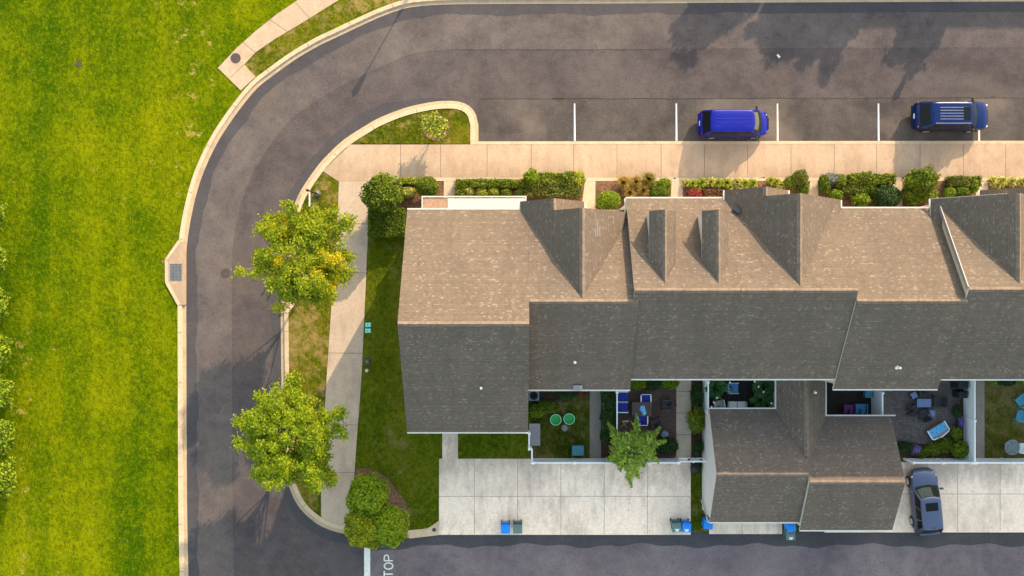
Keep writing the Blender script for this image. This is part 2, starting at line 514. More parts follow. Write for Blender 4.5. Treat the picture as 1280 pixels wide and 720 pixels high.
class MB:
    def __init__(self):
        self.v, self.f, self.m, self.uv = [], [], [], []

    def face(self, pts, mi=0, uv=None):
        i = len(self.v)
        self.v.extend([tuple(p) for p in pts])
        self.f.append(tuple(range(i, i + len(pts))))
        self.m.append(mi)
        self.uv.append(uv)
        return self

    def box(self, x0, x1, y0, y1, z0, z1, mi=0):
        c = Vector(((x0 + x1) / 2, (y0 + y1) / 2, (z0 + z1) / 2))
        return self.obox(c, (x1 - x0, y1 - y0, z1 - z0), None, mi)

    def obox(self, c, size, mat=None, mi=0, taper=1.0):
        """oriented box; taper scales the top"""
        i = len(self.v)
        c = Vector(c)
        hx, hy, hz = [s / 2 for s in size]
        for sz in (-1, 1):
            t = taper if sz > 0 else 1.0
            for sx, sy in ((-1, -1), (1, -1), (1, 1), (-1, 1)):
                p = Vector((sx * hx * t, sy * hy * t, sz * hz))
                if mat is not None:
                    p = mat @ p
                self.v.append(tuple(c + p))
        for q in ((3, 2, 1, 0), (4, 5, 6, 7), (0, 1, 5, 4), (1, 2, 6, 5), (2, 3, 7, 6), (3, 0, 4, 7)):
            self.f.append(tuple(i + k for k in q))
            self.m.append(mi)
            self.uv.append(None)
        return self

    def bar(self, a, b, w, h, mi=0):
        """box beam from a to b, w wide sideways and h high"""
        a, b = Vector(a), Vector(b)
        d = b - a
        x = d.normalized()
        up = Vector((0, 0, 1)) if abs(x.z) < 0.95 else Vector((1, 0, 0))
        y = up.cross(x).normalized()
        z = x.cross(y)
        return self.obox((a + b) / 2, (d.length, w, h), Matrix((x, y, z)).transposed(), mi)

    def prism(self, poly, z0, z1, top=0, side=None):
        side = top if side is None else side
        a = sum(poly[i][0] * poly[(i + 1) % len(poly)][1] - poly[(i + 1) % len(poly)][0] * poly[i][1] for i in range(len(poly)))
        if a < 0:
            poly = poly[::-1]
        i = len(self.v)
        n = len(poly)
        self.v.extend([(p[0], p[1], z1) for p in poly])
        self.v.extend([(p[0], p[1], z0) for p in poly])
        for t in tessellate_polygon([[Vector((p[0], p[1], 0)) for p in poly]]):
            t = list(t)
            A, B, C = [Vector((*poly[k], 0)) for k in t]
            if (B - A).cross(C - A).z < 0:
                t = t[::-1]
            self.f.append(tuple(i + k for k in t))
            self.m.append(top)
            self.uv.append(None)
        for k in range(n):
            j = (k + 1) % n
            self.f.append((i + j, i + k, i + n + k, i + n + j))
            self.m.append(side)
            self.uv.append(None)
        return self

    def slab(self, pts, t, udir, top=0, side=1, vlift=0.0):
        """roof slope: pts in one plane (any order of turn), top face carries UVs in metres"""
        pts = [Vector(p) for p in pts]
        nrm = Vector((0, 0, 0))
        for k in range(len(pts)):
            a, b = pts[k], pts[(k + 1) % len(pts)]
            nrm += a.cross(b)
        if nrm.z < 0:
            pts = pts[::-1]
            nrm = -nrm
        nrm.normalize()
        u = Vector(udir).normalized()
        vd = nrm.cross(u)
        if vd.z < 0:
            vd = -vd
        q2 = [(p.dot(u), p.dot(vd)) for p in pts]
        for tr in tessellate_polygon([[Vector((a, b, 0)) for a, b in q2]]):
            tr = list(tr)
            A, B, C = [pts[k] for k in tr]
            if (B - A).cross(C - A).z < 0:
                tr = tr[::-1]
            self.face([pts[k] for k in tr], top, [q2[k] for k in tr])
            self.face([pts[k] - Vector((0, 0, t)) for k in tr[::-1]], side)
        n = len(pts)
        for k in range(n):
            a, b = pts[k], pts[(k + 1) % n]
            d = Vector((0, 0, t))
            self.face([b, a, a - d, b - d], side)
        return self

    def tube(self, path, radii, n=8, mi=0, cap=True):
        path = [Vector(p) for p in path]
        rings = []
        for k, p in enumerate(path):
            d = (path[min(k + 1, len(path) - 1)] - path[max(k - 1, 0)]).normalized()
            up = Vector((0, 0, 1)) if abs(d.z) < 0.9 else Vector((1, 0, 0))
            x = d.cross(up).normalized()
            y = d.cross(x)
            r = radii[k] if isinstance(radii, (list, tuple)) else radii
            i = len(self.v)
            for a in range(n):
                t = 2 * math.pi * a / n
                self.v.append(tuple(p + x * (r * math.cos(t)) + y * (r * math.sin(t))))
            rings.append(i)
        for a, b in zip(rings, rings[1:]):
            for k in range(n):
                j = (k + 1) % n
                self.f.append((a + k, b + k, b + j, a + j))
                self.m.append(mi)
                self.uv.append(None)
        if cap:
            self.f.append(tuple(rings[0] + k for k in range(n)))
            self.f.append(tuple(rings[-1] + k for k in range(n - 1, -1, -1)))
            self.m += [mi, mi]
            self.uv += [None, None]
        return self

    def lathe(self, c, prof, n=24, mi=0):
        c = Vector(c)
        rings = []
        for r, z in prof:
            i = len(self.v)
            for a in range(n):
                t = 2 * math.pi * a / n
                self.v.append((c.x + r * math.cos(t), c.y + r * math.sin(t), c.z + z))
            rings.append(i)
        for a, b in zip(rings, rings[1:]):
            for k in range(n):
                j = (k + 1) % n
                self.f.append((a + k, a + j, b + j, b + k))
                self.m.append(mi)
                self.uv.append(None)
        self.f.append(tuple(rings[0] + k for k in range(n - 1, -1, -1)))
        self.f.append(tuple(rings[-1] + k for k in range(n)))
        self.m += [mi, mi]
        self.uv += [None, None]
        return self

    def wheel(self, c, r, w, axis, mi=0, n=20, prof=None):
        """solid of revolution about the horizontal axis"""
        c = Vector(c)
        ax = Vector(axis).normalized()
        z = Vector((0, 0, 1))
        x = ax.cross(z)
        prof = prof or [(r * 0.6, -w / 2), (r * 0.94, -w / 2), (r, -w * 0.3), (r, w * 0.3), (r * 0.94, w / 2), (r * 0.6, w / 2)]
        rings = []
        for rr, s in prof:
            i = len(self.v)
            for a in range(n):
                t = 2 * math.pi * a / n
                self.v.append(tuple(c + ax * s + x * (rr * math.cos(t)) + z * (rr * math.sin(t))))
            rings.append(i)
        for a, b in zip(rings, rings[1:]):
            for k in range(n):
                j = (k + 1) % n
                self.f.append((a + k, a + j, b + j, b + k))
                self.m.append(mi)
                self.uv.append(None)
        for q in (tuple(rings[0] + k for k in range(n - 1, -1, -1)), tuple(rings[-1] + k for k in range(n))):
            self.f.append(q)
            self.m.append(mi)
            self.uv.append(None)
        return self

    def build(self, name, mats, parent=None, loc=None, smooth=None, bevel=0.0, kind=None, origin=None):
        """one mesh object; world coordinates are made relative to the parent's base (or to loc for a top-level mesh)"""
        if isinstance(mats, str):
            mats = [mats]
        me = bpy.data.meshes.new(name)
        if parent is not None:
            off = ORG[parent]
        else:
            off = Vector(loc) if loc is not None else Vector((0, 0, 0))
        me.from_pydata([(a - off.x, b - off.y, c - off.z) for a, b, c in self.v], [], self.f)
        for k in mats:
            me.materials.append(MAT[k])
        if len(mats) > 1:
            me.polygons.foreach_set('material_index', self.m)
        if any(u is not None for u in self.uv):
            lay = me.uv_layers.new(name='UVMap')
            arr = []
            for f, u in zip(self.f, self.uv):
                if u is None:
                    arr.extend([0.0] * (2 * len(f)))
                else:
                    for a in u:
                        arr.extend(a)
            lay.data.foreach_set('uv', arr)
        o = bpy.data.objects.new(name, me)
        COL.objects.link(o)
        ORG[o] = off
        if parent is not None:
            o.parent = parent
        else:
            o.location = off
        if smooth is not None:
            me.polygons.foreach_set('use_smooth', [True] * len(me.polygons))
            me.set_sharp_from_angle(angle=math.radians(smooth))
        if bevel:
            b = o.modifiers.new('bevel', 'BEVEL')
            b.width = bevel
            b.segments = 2
            b.limit_method = 'ANGLE'
        if kind:
            o['kind'] = kind
        return o


def catmull(pts, step=0.35):
    pts = [Vector((p[0], p[1])) for p in pts]
    out = []
    n = len(pts)
    for i in range(n - 1):
        p0, p1, p2, p3 = pts[max(i - 1, 0)], pts[i], pts[i + 1], pts[min(i + 2, n - 1)]
        k = max(1, int((p2 - p1).length / step)) if (p2 - p1).length < 14 else 2
        for j in range(k):
            t = j / k
            out.append(0.5 * ((2 * p1) + (p2 - p0) * t + (2 * p0 - 5 * p1 + 4 * p2 - p3) * t * t + (3 * p1 - p0 - 3 * p2 + p3) * t ** 3))
    out.append(pts[-1])
    return out


def offset(line, d):
    """polyline moved d to its left"""
    out = []
    for i, p in enumerate(line):
        a = line[max(i - 1, 0)]
        b = line[min(i + 1, len(line) - 1)]
        t = (b - a).normalized()
        out.append(p + Vector((-t.y, t.x)) * d)
    return out

# ------------------------------------------------------------------ the ground, road and pavements
G = 62.0 / 1147.0            # metres per photo pixel on the ground


def gp(px, py):
    return Vector(((px - 640) * G, (360 - py) * G))


def poly_px(pts):
    return [tuple(gp(*p)) for p in pts]


def wob(line, amp, freq, seed):
    r = random.Random(seed)
    ph = [r.uniform(0, 6.28) for _ in range(4)]
    out = []
    for i, p in enumerate(line):
        s = i * freq
        out.append(amp * (math.sin(s + ph[0]) + 0.6 * math.sin(2.3 * s + ph[1]) + 0.4 * math.sin(5.1 * s + ph[2])))
    return out


def strip(mb, la, lb, z, mi=0):
    for i in range(len(la) - 1):
        a, b, c, d = la[i], la[i + 1], lb[i + 1], lb[i]
        q = [(a.x, a.y, z), (b.x, b.y, z), (c.x, c.y, z), (d.x, d.y, z)]
        if (b - a).cross(c - a) < 0:
            q = q[::-1]
        mb.face(q, mi)


KO = catmull([gp(*p) for p in [(238, 1000), (237, 800), (235.5, 720), (234, 640), (233.3, 540), (233, 430), (233, 330), (234.5, 300), (241, 262), (252, 222), (271, 180),
                               (295, 143), (320, 112), (340, 95.5), (370, 74), (400, 56.5), (420, 47), (455, 30.5), (480, 19.5), (507, 10.5), (535, 6.8), (570, 5.4),
                               (640, 4.8), (800, 4.2), (960, 3.2), (1280, 1.8), (1500, 1), (1900, 0)]])
KI = catmull([gp(*p) for p in [(598, 178), (598, 168), (598, 156), (595, 143.5), (587, 132.8), (574, 127.2), (560, 126), (538, 127.8), (506, 135), (475, 147), (457, 157),
                               (430, 174.5), (410, 193), (395, 210), (375, 240), (365, 265), (357, 300), (352.5, 340), (351, 372), (351.3, 430), (352, 500), (353, 555),
                               (356, 585), (361, 607), (370, 628), (382, 643), (402, 658), (429, 667), (460, 671.5), (490, 672.8), (511, 672.3), (527, 671), (540, 669), (549, 667.6)]])


def ground():
    m = MB()
    m.face([(-400, -400, -0.06), (400, -400, -0.06), (400, 400, -0.06), (-400, 400, -0.06)])
    m.build('ground', 'yard_grass', kind='structure')
    m = MB()
    m.face([(*gp(150, 830), 0), (*gp(1900, 830), 0), (*gp(1900, -40), 0), (*gp(150, -40), 0)])
    m.build('road', 'road_asphalt', kind='structure')
    # the older, paler lane between the kerb seal and the seam in the middle of the carriageway
    m = MB()
    a = offset(KO, -0.72)
    w = wob(a, 0.07, 0.35, 1)
    a = [p + Vector((0, 1)) * 0 for p in a]
    la = offset(KO, -0.72)
    la = [la[i] + (offset(KO, -1.72)[i] - la[i]) * w[i] for i in range(len(la))]
    lb = offset(KO, -3.08)
    strip(m, la, lb, 0.004)
    m.build('road_lane', 'old_asphalt', kind='structure')
    m = MB()
    lo = offset(KO, 0.02)
    strip(m, lo, la, 0.008)
    # seal along the inner kerb
    n0, n1 = 6, int(len(KI) * 0.99)
    k2 = KI[n0:n1]
    o1 = offset(KI, 0.02)[n0:n1]
    w2 = wob(k2, 0.10, 0.22, 5)
    base = offset(KI, -0.68)[n0:n1]
    far = offset(KI, -1.68)[n0:n1]
    o2 = []
    for i in range(len(k2)):
        t = min(1.0, i / 14.0)
        o2.append(o1[i] + (base[i] + (far[i] - base[i]) * w2[i] - o1[i]) * t)
    strip(m, o1, o2, 0.008)
    # seal along the alley's edge
    xs = [532 + i * 8 for i in range(110)]
    top = [gp(x, 667.5 if x < 880 else 664.8) for x in xs]
    bot = [gp(x, 682 + 2.0 * math.sin(x * 0.045) + 1.4 * math.sin(x * 0.13 + 1)) for x in xs]
    strip(m, top, bot, 0.0095)
    m.build('road_seal_strip', 'seal_asphalt', kind='structure')
    m = MB()
    top = [gp(x, 676) for x in range(232, 2000, 40)]
    bot = [gp(x, 800) for x in range(232, 2000, 40)]
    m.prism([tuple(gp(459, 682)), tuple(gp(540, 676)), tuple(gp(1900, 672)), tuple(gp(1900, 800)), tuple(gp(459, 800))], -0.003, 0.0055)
    m.build('alley', 'shaded_alley_asphalt', kind='structure')
    # parking bay asphalt and the crack where it meets the carriageway
    m = MB()
    m.prism(poly_px([(597, 124), (1900, 122), (1900, 178), (597, 178)]), -0.002, 0.005)
    m.build('parking_bay', 'parking_asphalt', kind='structure')
    m = MB()

    def crack(pts, wd, seed):
        r = random.Random(seed)
        line = catmull([gp(x, y + r.uniform(-0.5, 0.5)) for x, y in pts], 0.5)
        h = [wd * r.uniform(0.4, 1.3) for _ in line]
        la = [p + Vector((0.3, 1)) * h[i] for i, p in enumerate(line)]
        lb = [p - Vector((0.3, 1)) * h[i] for i, p in enumerate(line)]
        strip(m, la, lb, 0.010)
    crack([(x, 123.7 - (x - 600) * 0.0020) for x in range(600, 1300, 24)], 0.024, 3)
    crack([(x, 62.3) for x in range(560, 830, 22)], 0.009, 4)
    crack([(690, 123.5), (697, 122.9), (705, 123.6)], 0.06, 8)
    m.build('road_crack', 'crack_asphalt', kind='structure')
    # lawns, raised to the top of the kerb
    m = MB()
    ob = offset(KO, 0.45)
    poly = [(p.x, p.y) for p in ob] + [(120, 200), (-200, 200), (-200, -200), (ob[0].x, -200)]
    m.prism(poly, -0.05, 0.10)
    m.build('field', 'field_grass', kind='structure')
    m = MB()
    ib = offset(KI, 0.45)
    poly = [(p.x, p.y) for p in ib] + poly_px([(549, 665), (1900, 662), (1900, 180), (590, 180)])
    m.prism(poly, -0.05, 0.10)
    m.build('yard_lawn', 'yard_grass', kind='structure')
    # sun-dried grass on the verge and the traffic island
    m = MB()
    m.prism([(p.x, p.y) for p in offset(KI, 0.5)[:int(len(KI) * 0.36)]] + poly_px([(438, 180), (589, 180)]), 0.09, 0.106)
    i0, i1 = int(len(KI) * 0.40), int(len(KI) * 0.80)
    m.prism([(p.x, p.y) for p in offset(KI, 0.5)[i0:i1]] + poly_px([(397, 640), (401, 600), (408, 475), (414, 385), (421, 300), (423.5, 228), (405, 213)]), 0.09, 0.108)
    m.prism(poly_px([(425, 3), (381, 27.5), (345, 49), (320, 66), (306, 81), (318, 97), (342, 78), (380, 54), (425, 30), (470, 10), (500, 3), (520, -20), (470, -20)]), 0.09, 0.106)
    m.build('verge_lawn', 'verge_grass', kind='structure')

    # kerbs
    def kerb(line):
        m = MB()
        prof = [(0.0, -0.01), (0.0, 0.015), (0.24, 0.035), (0.27, 0.135), (0.54, 0.145), (0.56, 0.02)]
        ls = [offset(line, d) for d, _ in prof]
        for k in range(len(prof) - 1):
            za, zb = prof[k][1], prof[k + 1][1]
            for i in range(len(line) - 1):
                a, b, c, d = ls[k][i], ls[k][i + 1], ls[k + 1][i + 1], ls[k + 1][i]
                m.face([(a.x, a.y, za), (a.x, a.y, za)][:0] + [(d.x, d.y, zb), (c.x, c.y, zb), (b.x, b.y, za), (a.x, a.y, za)][::-1], 1 if k == 1 else 0)
        # joints every three metres
        acc = 0
        for i in range(len(line) - 1):
            acc += (line[i + 1] - line[i]).length
            if acc > 3.0:
                acc = 0
                p, q = line[i], ls[4][i]
                t = (line[i + 1] - line[i]).normalized() * 0.014
                a, b = p + (q - p) * 0.46, q
                m.face([(a.x - t.x, a.y - t.y, 0.1475), (a.x + t.x, a.y + t.y, 0.1475), (b.x + t.x, b.y + t.y, 0.1475), (b.x - t.x, b.y - t.y, 0.1475)], 2)
        return m.build('kerb', ['kerb_concrete', 'gutter_concrete', 'joint_concrete'], kind='structure')
    kerb(KO)
    kerb(KI)
    # storm drain aprons
    m = MB()
    m.prism(poly_px([(233.2, 302), (223, 302), (207, 325), (207.5, 353), (223, 381), (233, 381)]), -0.01, 0.152, 0)
    for a, b in (((223, 302), (207, 325)), ((207, 325), (207.5, 353)), ((207.5, 353), (223, 381))):
        a, b = gp(*a), gp(*b)
        m.bar((a.x + .1, a.y, 0.155), (b.x + .1, b.y, 0.155), 0.20, 0.05, 1)
    m.prism(poly_px([(354, 326), (372, 322), (372, 372), (368, 380), (357.5, 391), (351.5, 391)]), -0.01, 0.150, 0)
    a, b = gp(368.5, 379.5), gp(358.5, 390.5)
    m.bar((a.x, a.y, 0.155), (b.x, b.y, 0.155), 0.2, 0.05, 1)
    a, b = gp(371.5, 324), gp(370, 378)
    m.bar((a.x, a.y, 0.155), (b.x, b.y, 0.155), 0.2, 0.05, 1)
    m.build('kerb_apron', ['sidewalk_concrete', 'kerb_concrete'], kind='structure')

    # pavements
    def slab_with_joints(name, polys, z, mat, jx=(), jy=(), jw=0.022):
        m = MB()
        for p in polys:
            m.prism(poly_px(p), 0.08, z, 0)
        for (x0, y0, x1, y1) in jx:
            a, b = gp(x0, y0), gp(x1, y1)
            d = (b - a).normalized()
            nn = Vector((-d.y, d.x)) * jw
            m.face([(a.x - nn.x, a.y - nn.y, z + 0.003), (b.x - nn.x, b.y - nn.y, z + 0.003), (b.x + nn.x, b.y + nn.y, z + 0.003), (a.x + nn.x, a.y + nn.y, z + 0.003)][::1], 1)
            if (b - a).cross(nn) < 0:
                pass
        return m.build(name, [mat, 'joint_soft' if name == 'driveway' else 'joint_concrete'], kind='structure')
    jx = [(x, 181, x, 222) for x in (501, 551, 609, 664, 717, 771, 826, 880, 934, 988, 1042, 1095, 1149, 1203, 1256)]
    slab_with_joints('sidewalk', [[(438, 181), (598, 181), (1900, 179), (1900, 222), (462, 222.1), (461.7, 226.9), (424.5, 227.6), (404, 214)]], 0.128, 'sidewalk_concrete', jx)
    m = MB()
    m.prism(poly_px([(588, 177.2), (1900, 175.5), (1900, 179.0), (588, 181)]), -0.01, 0.138, 0)
    for x in range(640, 1290, 54):
        a = gp(x, 177.5)
        m.box(a.x - .01, a.x + .01, a.y - .17, a.y + .0, 0.137, 0.1395, 1)
    m.build('parking_kerb', ['kerb_concrete', 'joint_concrete'], kind='structure')
    m = MB()
    m.prism(poly_px([(462, 222.2), (1900, 222.2), (1900, 226.5), (462, 226.5)]), 0.08, 0.132, 0)
    m.build('sidewalk_edge', 'path_concrete', kind='structure')
    slab_with_joints('side_walk', [[(424, 227.5), (461.5, 226.7), (460, 300), (455.5, 400), (452, 475), (447, 540), (443.5, 590), (440, 640), (432, 661), (430, 662), (402, 648), (401.5, 600), (408.5, 475), (414.5, 385), (421.5, 300)]],
                     0.126, 'side_walk_concrete', [(422, 280, 460.5, 280), (419, 341, 458, 341), (411, 441, 453, 441.5), (405, 530, 447, 531), (403, 590, 443, 590)])
    slab_with_joints('corner_walk', [[(380, -6), (374, 0), (347, 18), (320, 39.5), (296, 61), (273, 85.5), (301.5, 113.5), (320, 96.5), (306, 81), (320, 66), (345, 49), (381, 27.5), (425, 0), (432, -6)]],
                     0.130, 'sidewalk_concrete', [(338, 25, 361, 41), (370, 4, 388, 24), (305, 54, 322, 68), (289, 97, 306, 81)])
    slab_with_joints('front_path', [[(555, 226), (569, 226), (569, 250), (555, 250)], [(731, 226), (744, 226), (744, 262), (728, 262), (728, 250)], [(839, 226), (853, 226), (853, 252), (838, 252)],
                                    [(1012, 226), (1022, 226), (1022, 262), (1008, 262)], [(1116, 226), (1127, 226), (1127, 268), (1112, 268)], [(1221, 226), (1234, 226), (1234, 250), (1218, 250)]], 0.122, 'path_concrete')
    # driveways behind
    jd = [(x, 573, x, 667) for x in (593, 647, 701, 755, 809)] + [(549, 620, 862, 620)]
    slab_with_joints('driveway', [[(549, 573), (863, 573), (863, 668), (549, 668)]], 0.118, 'driveway_concrete', jd, (), 0.018)
    jd = [(x, 577, x, 663) for x in (1142, 1196, 1249)] + [(1100, 617, 1320, 617)]
    slab_with_joints('driveway', [[(1030, 577), (1500, 577), (1500, 665), (1030, 665)]], 0.118, 'driveway_concrete', jd, (), 0.018)
    slab_with_joints('driveway', [[(886, 645), (977, 645), (977, 667), (886, 667)]], 0.118, 'driveway_concrete', [(927, 645, 927, 667)])
    slab_with_joints('kerb_ramp', [[(512, 666.5), (530, 662.5), (541, 656), (549.2, 650), (549.2, 668), (540, 669.2), (512, 672.5)]], 0.148, 'kerb_concrete')
    slab_with_joints('back_path', [[(553, 538), (572.5, 538), (572.5, 573), (553, 573)]], 0.122, 'driveway_concrete')
    # back yard floors
    slab_with_joints('yard_path', [[(737, 470), (751, 470), (751, 572), (737, 572)]], 0.120, 'yard_path_concrete')
    slab_with_joints('yard_path', [[(845, 455), (863.5, 455), (863.5, 572), (845, 572)]], 0.120, 'path_concrete', [(845, 489, 864, 489), (845, 516, 864, 516), (845, 543, 864, 543)])
    slab_with_joints('yard_path', [[(1219, 455), (1229.5, 455), (1229.5, 576), (1219, 576)]], 0.120, 'yard_path_concrete')
    m = MB()
    m.prism(poly_px([(769, 460), (845, 460), (845, 573), (769, 573)]), 0.08, 0.114)
    m.build('patio', 'brown_pavers', kind='structure')
    m = MB()
    m.prism(poly_px([(1088, 455), (1204, 455), (1204, 574), (1088, 574)]), 0.08, 0.114)
    m.build('patio', 'grey_pavers', kind='structure')
    m = MB()
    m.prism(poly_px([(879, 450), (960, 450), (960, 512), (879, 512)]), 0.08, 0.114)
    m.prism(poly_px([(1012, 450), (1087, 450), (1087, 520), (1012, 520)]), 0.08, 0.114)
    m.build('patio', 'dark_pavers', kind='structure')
    m = MB()
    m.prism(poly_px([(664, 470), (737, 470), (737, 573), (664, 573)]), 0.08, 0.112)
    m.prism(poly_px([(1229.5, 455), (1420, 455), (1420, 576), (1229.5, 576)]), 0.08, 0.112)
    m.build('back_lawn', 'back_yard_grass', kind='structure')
    # planting beds
    m = MB()
    m.prism(poly_px([(464, 227), (555, 227), (555, 262), (509, 262), (509, 295), (464, 295)]), 0.08, 0.120)
    for (a, b, c) in ((569, 731, 262), (744, 839, 262), (853, 960, 258), (960, 1012, 262), (1022, 1116, 268), (1127, 1221, 268), (1234, 1330, 258)):
        m.prism(poly_px([(a, 226.7), (b, 226.7), (b, c), (a, c)]), 0.08, 0.120)
    c = gp(545, 159)
    m.prism([(c.x + 0.95 * math.cos(t * 0.3), c.y + 0.95 * math.sin(t * 0.3)) for t in range(21)], 0.08, 0.125)
    m.prism(poly_px([(445.5, 585.5), (456, 584.5), (470, 586.5), (484, 597), (497, 613), (507, 627), (513, 641), (512.5, 666), (480, 668), (440, 660), (441, 620)]), 0.08, 0.122)
    m.build('mulch_bed', 'mulch_brown', kind='structure')
    m = MB()
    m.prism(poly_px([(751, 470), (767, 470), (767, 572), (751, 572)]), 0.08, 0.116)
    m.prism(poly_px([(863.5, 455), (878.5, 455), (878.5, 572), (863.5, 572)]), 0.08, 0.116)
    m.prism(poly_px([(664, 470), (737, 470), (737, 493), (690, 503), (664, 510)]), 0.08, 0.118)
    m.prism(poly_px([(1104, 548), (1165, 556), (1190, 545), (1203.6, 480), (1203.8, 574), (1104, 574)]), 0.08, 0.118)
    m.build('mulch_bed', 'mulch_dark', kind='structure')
    # painted markings
    m = MB()
    for x0, x1 in ((718.2, 719.6), (845.4, 846.8), (971.8, 973.2), (1098, 1099.4), (1223.6, 1225), (1350, 1351.4)):
        a, b = gp(x0, 129.5), gp(x1 + 0.7, 176)
        w = 0.043
        m.face([(a.x - w, b.y, 0.012), (a.x + w + .03, b.y, 0.012), (a.x + w, a.y, 0.012), (a.x - w, a.y, 0.012)])
    m.prism(poly_px([(455.2, 684), (462.8, 684), (462.8, 780), (455.2, 780)]), 0.0, 0.013)
    m.build('road_marking', 'road_paint', kind='structure')

    def letters(name, mat, x0, y_start, word, cap, wid, gap, th, z):
        """word painted so that it reads up the photo: letter tops face -x; positions in metres"""
        strokes = {
            'S': [[(0.95, 0.80), (0.78, 0.97), (0.5, 1.0), (0.2, 0.96), (0.05, 0.78), (0.2, 0.58), (0.5, 0.5), (0.8, 0.42), (0.95, 0.24), (0.8, 0.05), (0.5, 0.0), (0.2, 0.04), (0.05, 0.2)]],
            'T': [[(0, 1), (1, 1)], [(0.5, 1), (0.5, 0)]],
            'O': [[(0.5 + 0.5 * math.cos(a * math.pi / 8), 0.5 + 0.5 * math.sin(a * math.pi / 8)) for a in range(17)]],
            'P': [[(0.05, 0), (0.05, 1)], [(0.05, 1), (0.6, 1), (0.88, 0.92), (0.97, 0.75), (0.88, 0.57), (0.6, 0.48), (0.05, 0.48)]],
        }
        m = MB()
        y = y_start
        for ch in word:
            for st in strokes[ch]:
                pts = [Vector((x0 + cap * (1 - b), y + a * wid)) for a, b in st]
                la, lb = offset(pts, th / 2), offset(pts, -th / 2)
                if len(pts) == 2:
                    d = (pts[1] - pts[0]).normalized() * th * 0.5
                    la[0] -= d * 0
                strip(m, la, lb, z + 0.0006 * strokes[ch].index(st))
            y += wid + gap
        m.build(name, mat, kind='structure')
    a = gp(480.3, 731.5)
    letters('stop_marking', 'road_paint', a.x, a.y, 'STOP', 0.58, 0.42, 0.125, 0.082, 0.0125)
    a = gp(473.5, 726)
    letters('worn_marking', 'worn_paint', a.x, a.y, 'STO', 0.40, 0.42, 0.125, 0.07, 0.0105)


ground()


# ------------------------------------------------------------------ covers, grates, street furniture
def cover(px, py, r, z, label, cat='manhole cover', name='manhole_cover'):
    c = gp(px, py)
    t = thing(name, (c.x, c.y, z), label, cat)
    m = MB()
    m.lathe((c.x, c.y, z), [(r, 0.0), (r, 0.012), (r * 0.88, 0.014), (r * 0.86, 0.008)], 28)
    m.build('rim', 'galvanised' if r < 0.2 else 'cast_iron', t, smooth=30)
    m = MB()
    m.lathe((c.x, c.y, z), [(r * 0.85, 0.002), (r * 0.85, 0.012), (r * 0.3, 0.016), (r * 0.28, 0.012), (r * 0.1, 0.012)], 28)
    for k in range(6):
        a = k * math.pi / 3
        m.bar((c.x + r * .35 * math.cos(a), c.y + r * .35 * math.sin(a), z + 0.016), (c.x + r * .78 * math.cos(a), c.y + r * .78 * math.sin(a), z + 0.016), 0.03, 0.01)
    m.build('lid', 'cast_iron', t, smooth=30)
    return t


cover(295.3, 73.3, 0.34, 0.130, 'brown iron cover set in the short pavement by the road bend')
cover(281.7, 341.3, 0.32, 0.002, 'round iron cover in the asphalt beside the kerb drain')
cover(543, 661.5, 0.15, 0.149, 'small round iron cover in the kerb ramp beside the wide driveway', 'valve cover', 'valve_cover')
cover(99.5, 80.5, 0.20, 0.10, 'small dark round cover sunk in the open grass field', 'valve cover', 'valve_cover')

c = gp(221, 340)
t = thing('drain_grate', (c.x, c.y, 0.152), 'rectangular grey metal grate in the angled kerb drain', 'drain grate')
m = MB()
w, l = 0.40, 0.56
m.box(c.x - w, c.x + w, c.y - l, c.y + l, 0.150, 0.157, 0)
m.build('pit', 'pit_dark', t)
m = MB()
for i in range(9):
    x = c.x - w + 0.02 + i * (2 * w - 0.04) / 8
    m.box(x - 0.018, x + 0.018, c.y - l, c.y + l, 0.158, 0.178)
for i in range(12):
    y = c.y - l + 0.02 + i * (2 * l - 0.04) / 11
    m.box(c.x - w, c.x + w, y - 0.018, y + 0.018, 0.160, 0.182)
m.build('grating', 'galvanised', t)


def lamp_post(px, py, label, h=3.35):
    c = gp(px, py)
    t = thing('street_lamp', (c.x, c.y, 0.1), label, 'street lamp', 'black post lamps along the street')
    m = MB()
    m.lathe((c.x, c.y, 0.1), [(0.17, 0), (0.17, 0.1), (0.10, 0.5), (0.065, 0.7)], 14)
    m.build('base', 'lamp_black', t, smooth=40)
    m = MB()
    m.tube([(c.x, c.y, 0.7), (c.x, c.y, h - 0.62)], [0.055, 0.042], 10)
    m.build('pole', 'lamp_black', t, smooth=40)
    m = MB()
    m.lathe((c.x, c.y, 0.1), [(0.06, h - 0.75), (0.15, h - 0.62), (0.19, h - 0.25), (0.20, h - 0.22)], 12)
    m.build('lantern_glass', 'lamp_clear', t, smooth=40)
    m = MB()
    m.lathe((c.x, c.y, 0.1), [(0.23, h - 0.22), (0.20, h - 0.12), (0.06, h - 0.02), (0.02, h + 0.08)], 12)
    m.build('lantern_cap', 'lamp_black', t, smooth=40)
    return t


lamp_post(514, -9, 'black post lamp north of the bend, its long shadow crossing the road')
lamp_post(1190, -4, 'black post lamp north of the road opposite the navy car')

# the sign post with a rounded foot on the verge north of the yellowing tree
c = gp(397.5, 242.5)
t = thing('sign_post', (c.x, c.y, 0.1), 'dark pole with a round grey foot and a white sign blade on the verge', 'sign post')
m = MB()
m.lathe((c.x, c.y, 0.1), [(0.235, 0.0), (0.24, 0.05), (0.21, 0.2), (0.13, 0.33), (0.06, 0.40)], 20)
m.build('foot', 'lamp_grey', t, smooth=40)
top = P(384.6, 238.0, 3.2)
m = MB()
m.tube([(c.x, c.y, 0.4), (c.x * .5 + top.x * .5, c.y * .5 + top.y * .5, 1.8), (top.x, top.y, 3.25)], [0.075, 0.06, 0.05], 10)
m.build('pole', 'lamp_black', t, smooth=40)
m = MB()
m.lathe((top.x, top.y, 3.22), [(0.06, 0), (0.10, 0.03), (0.09, 0.1), (0.03, 0.16)], 12)
m.build('cap', 'lamp_black', t, smooth=40)
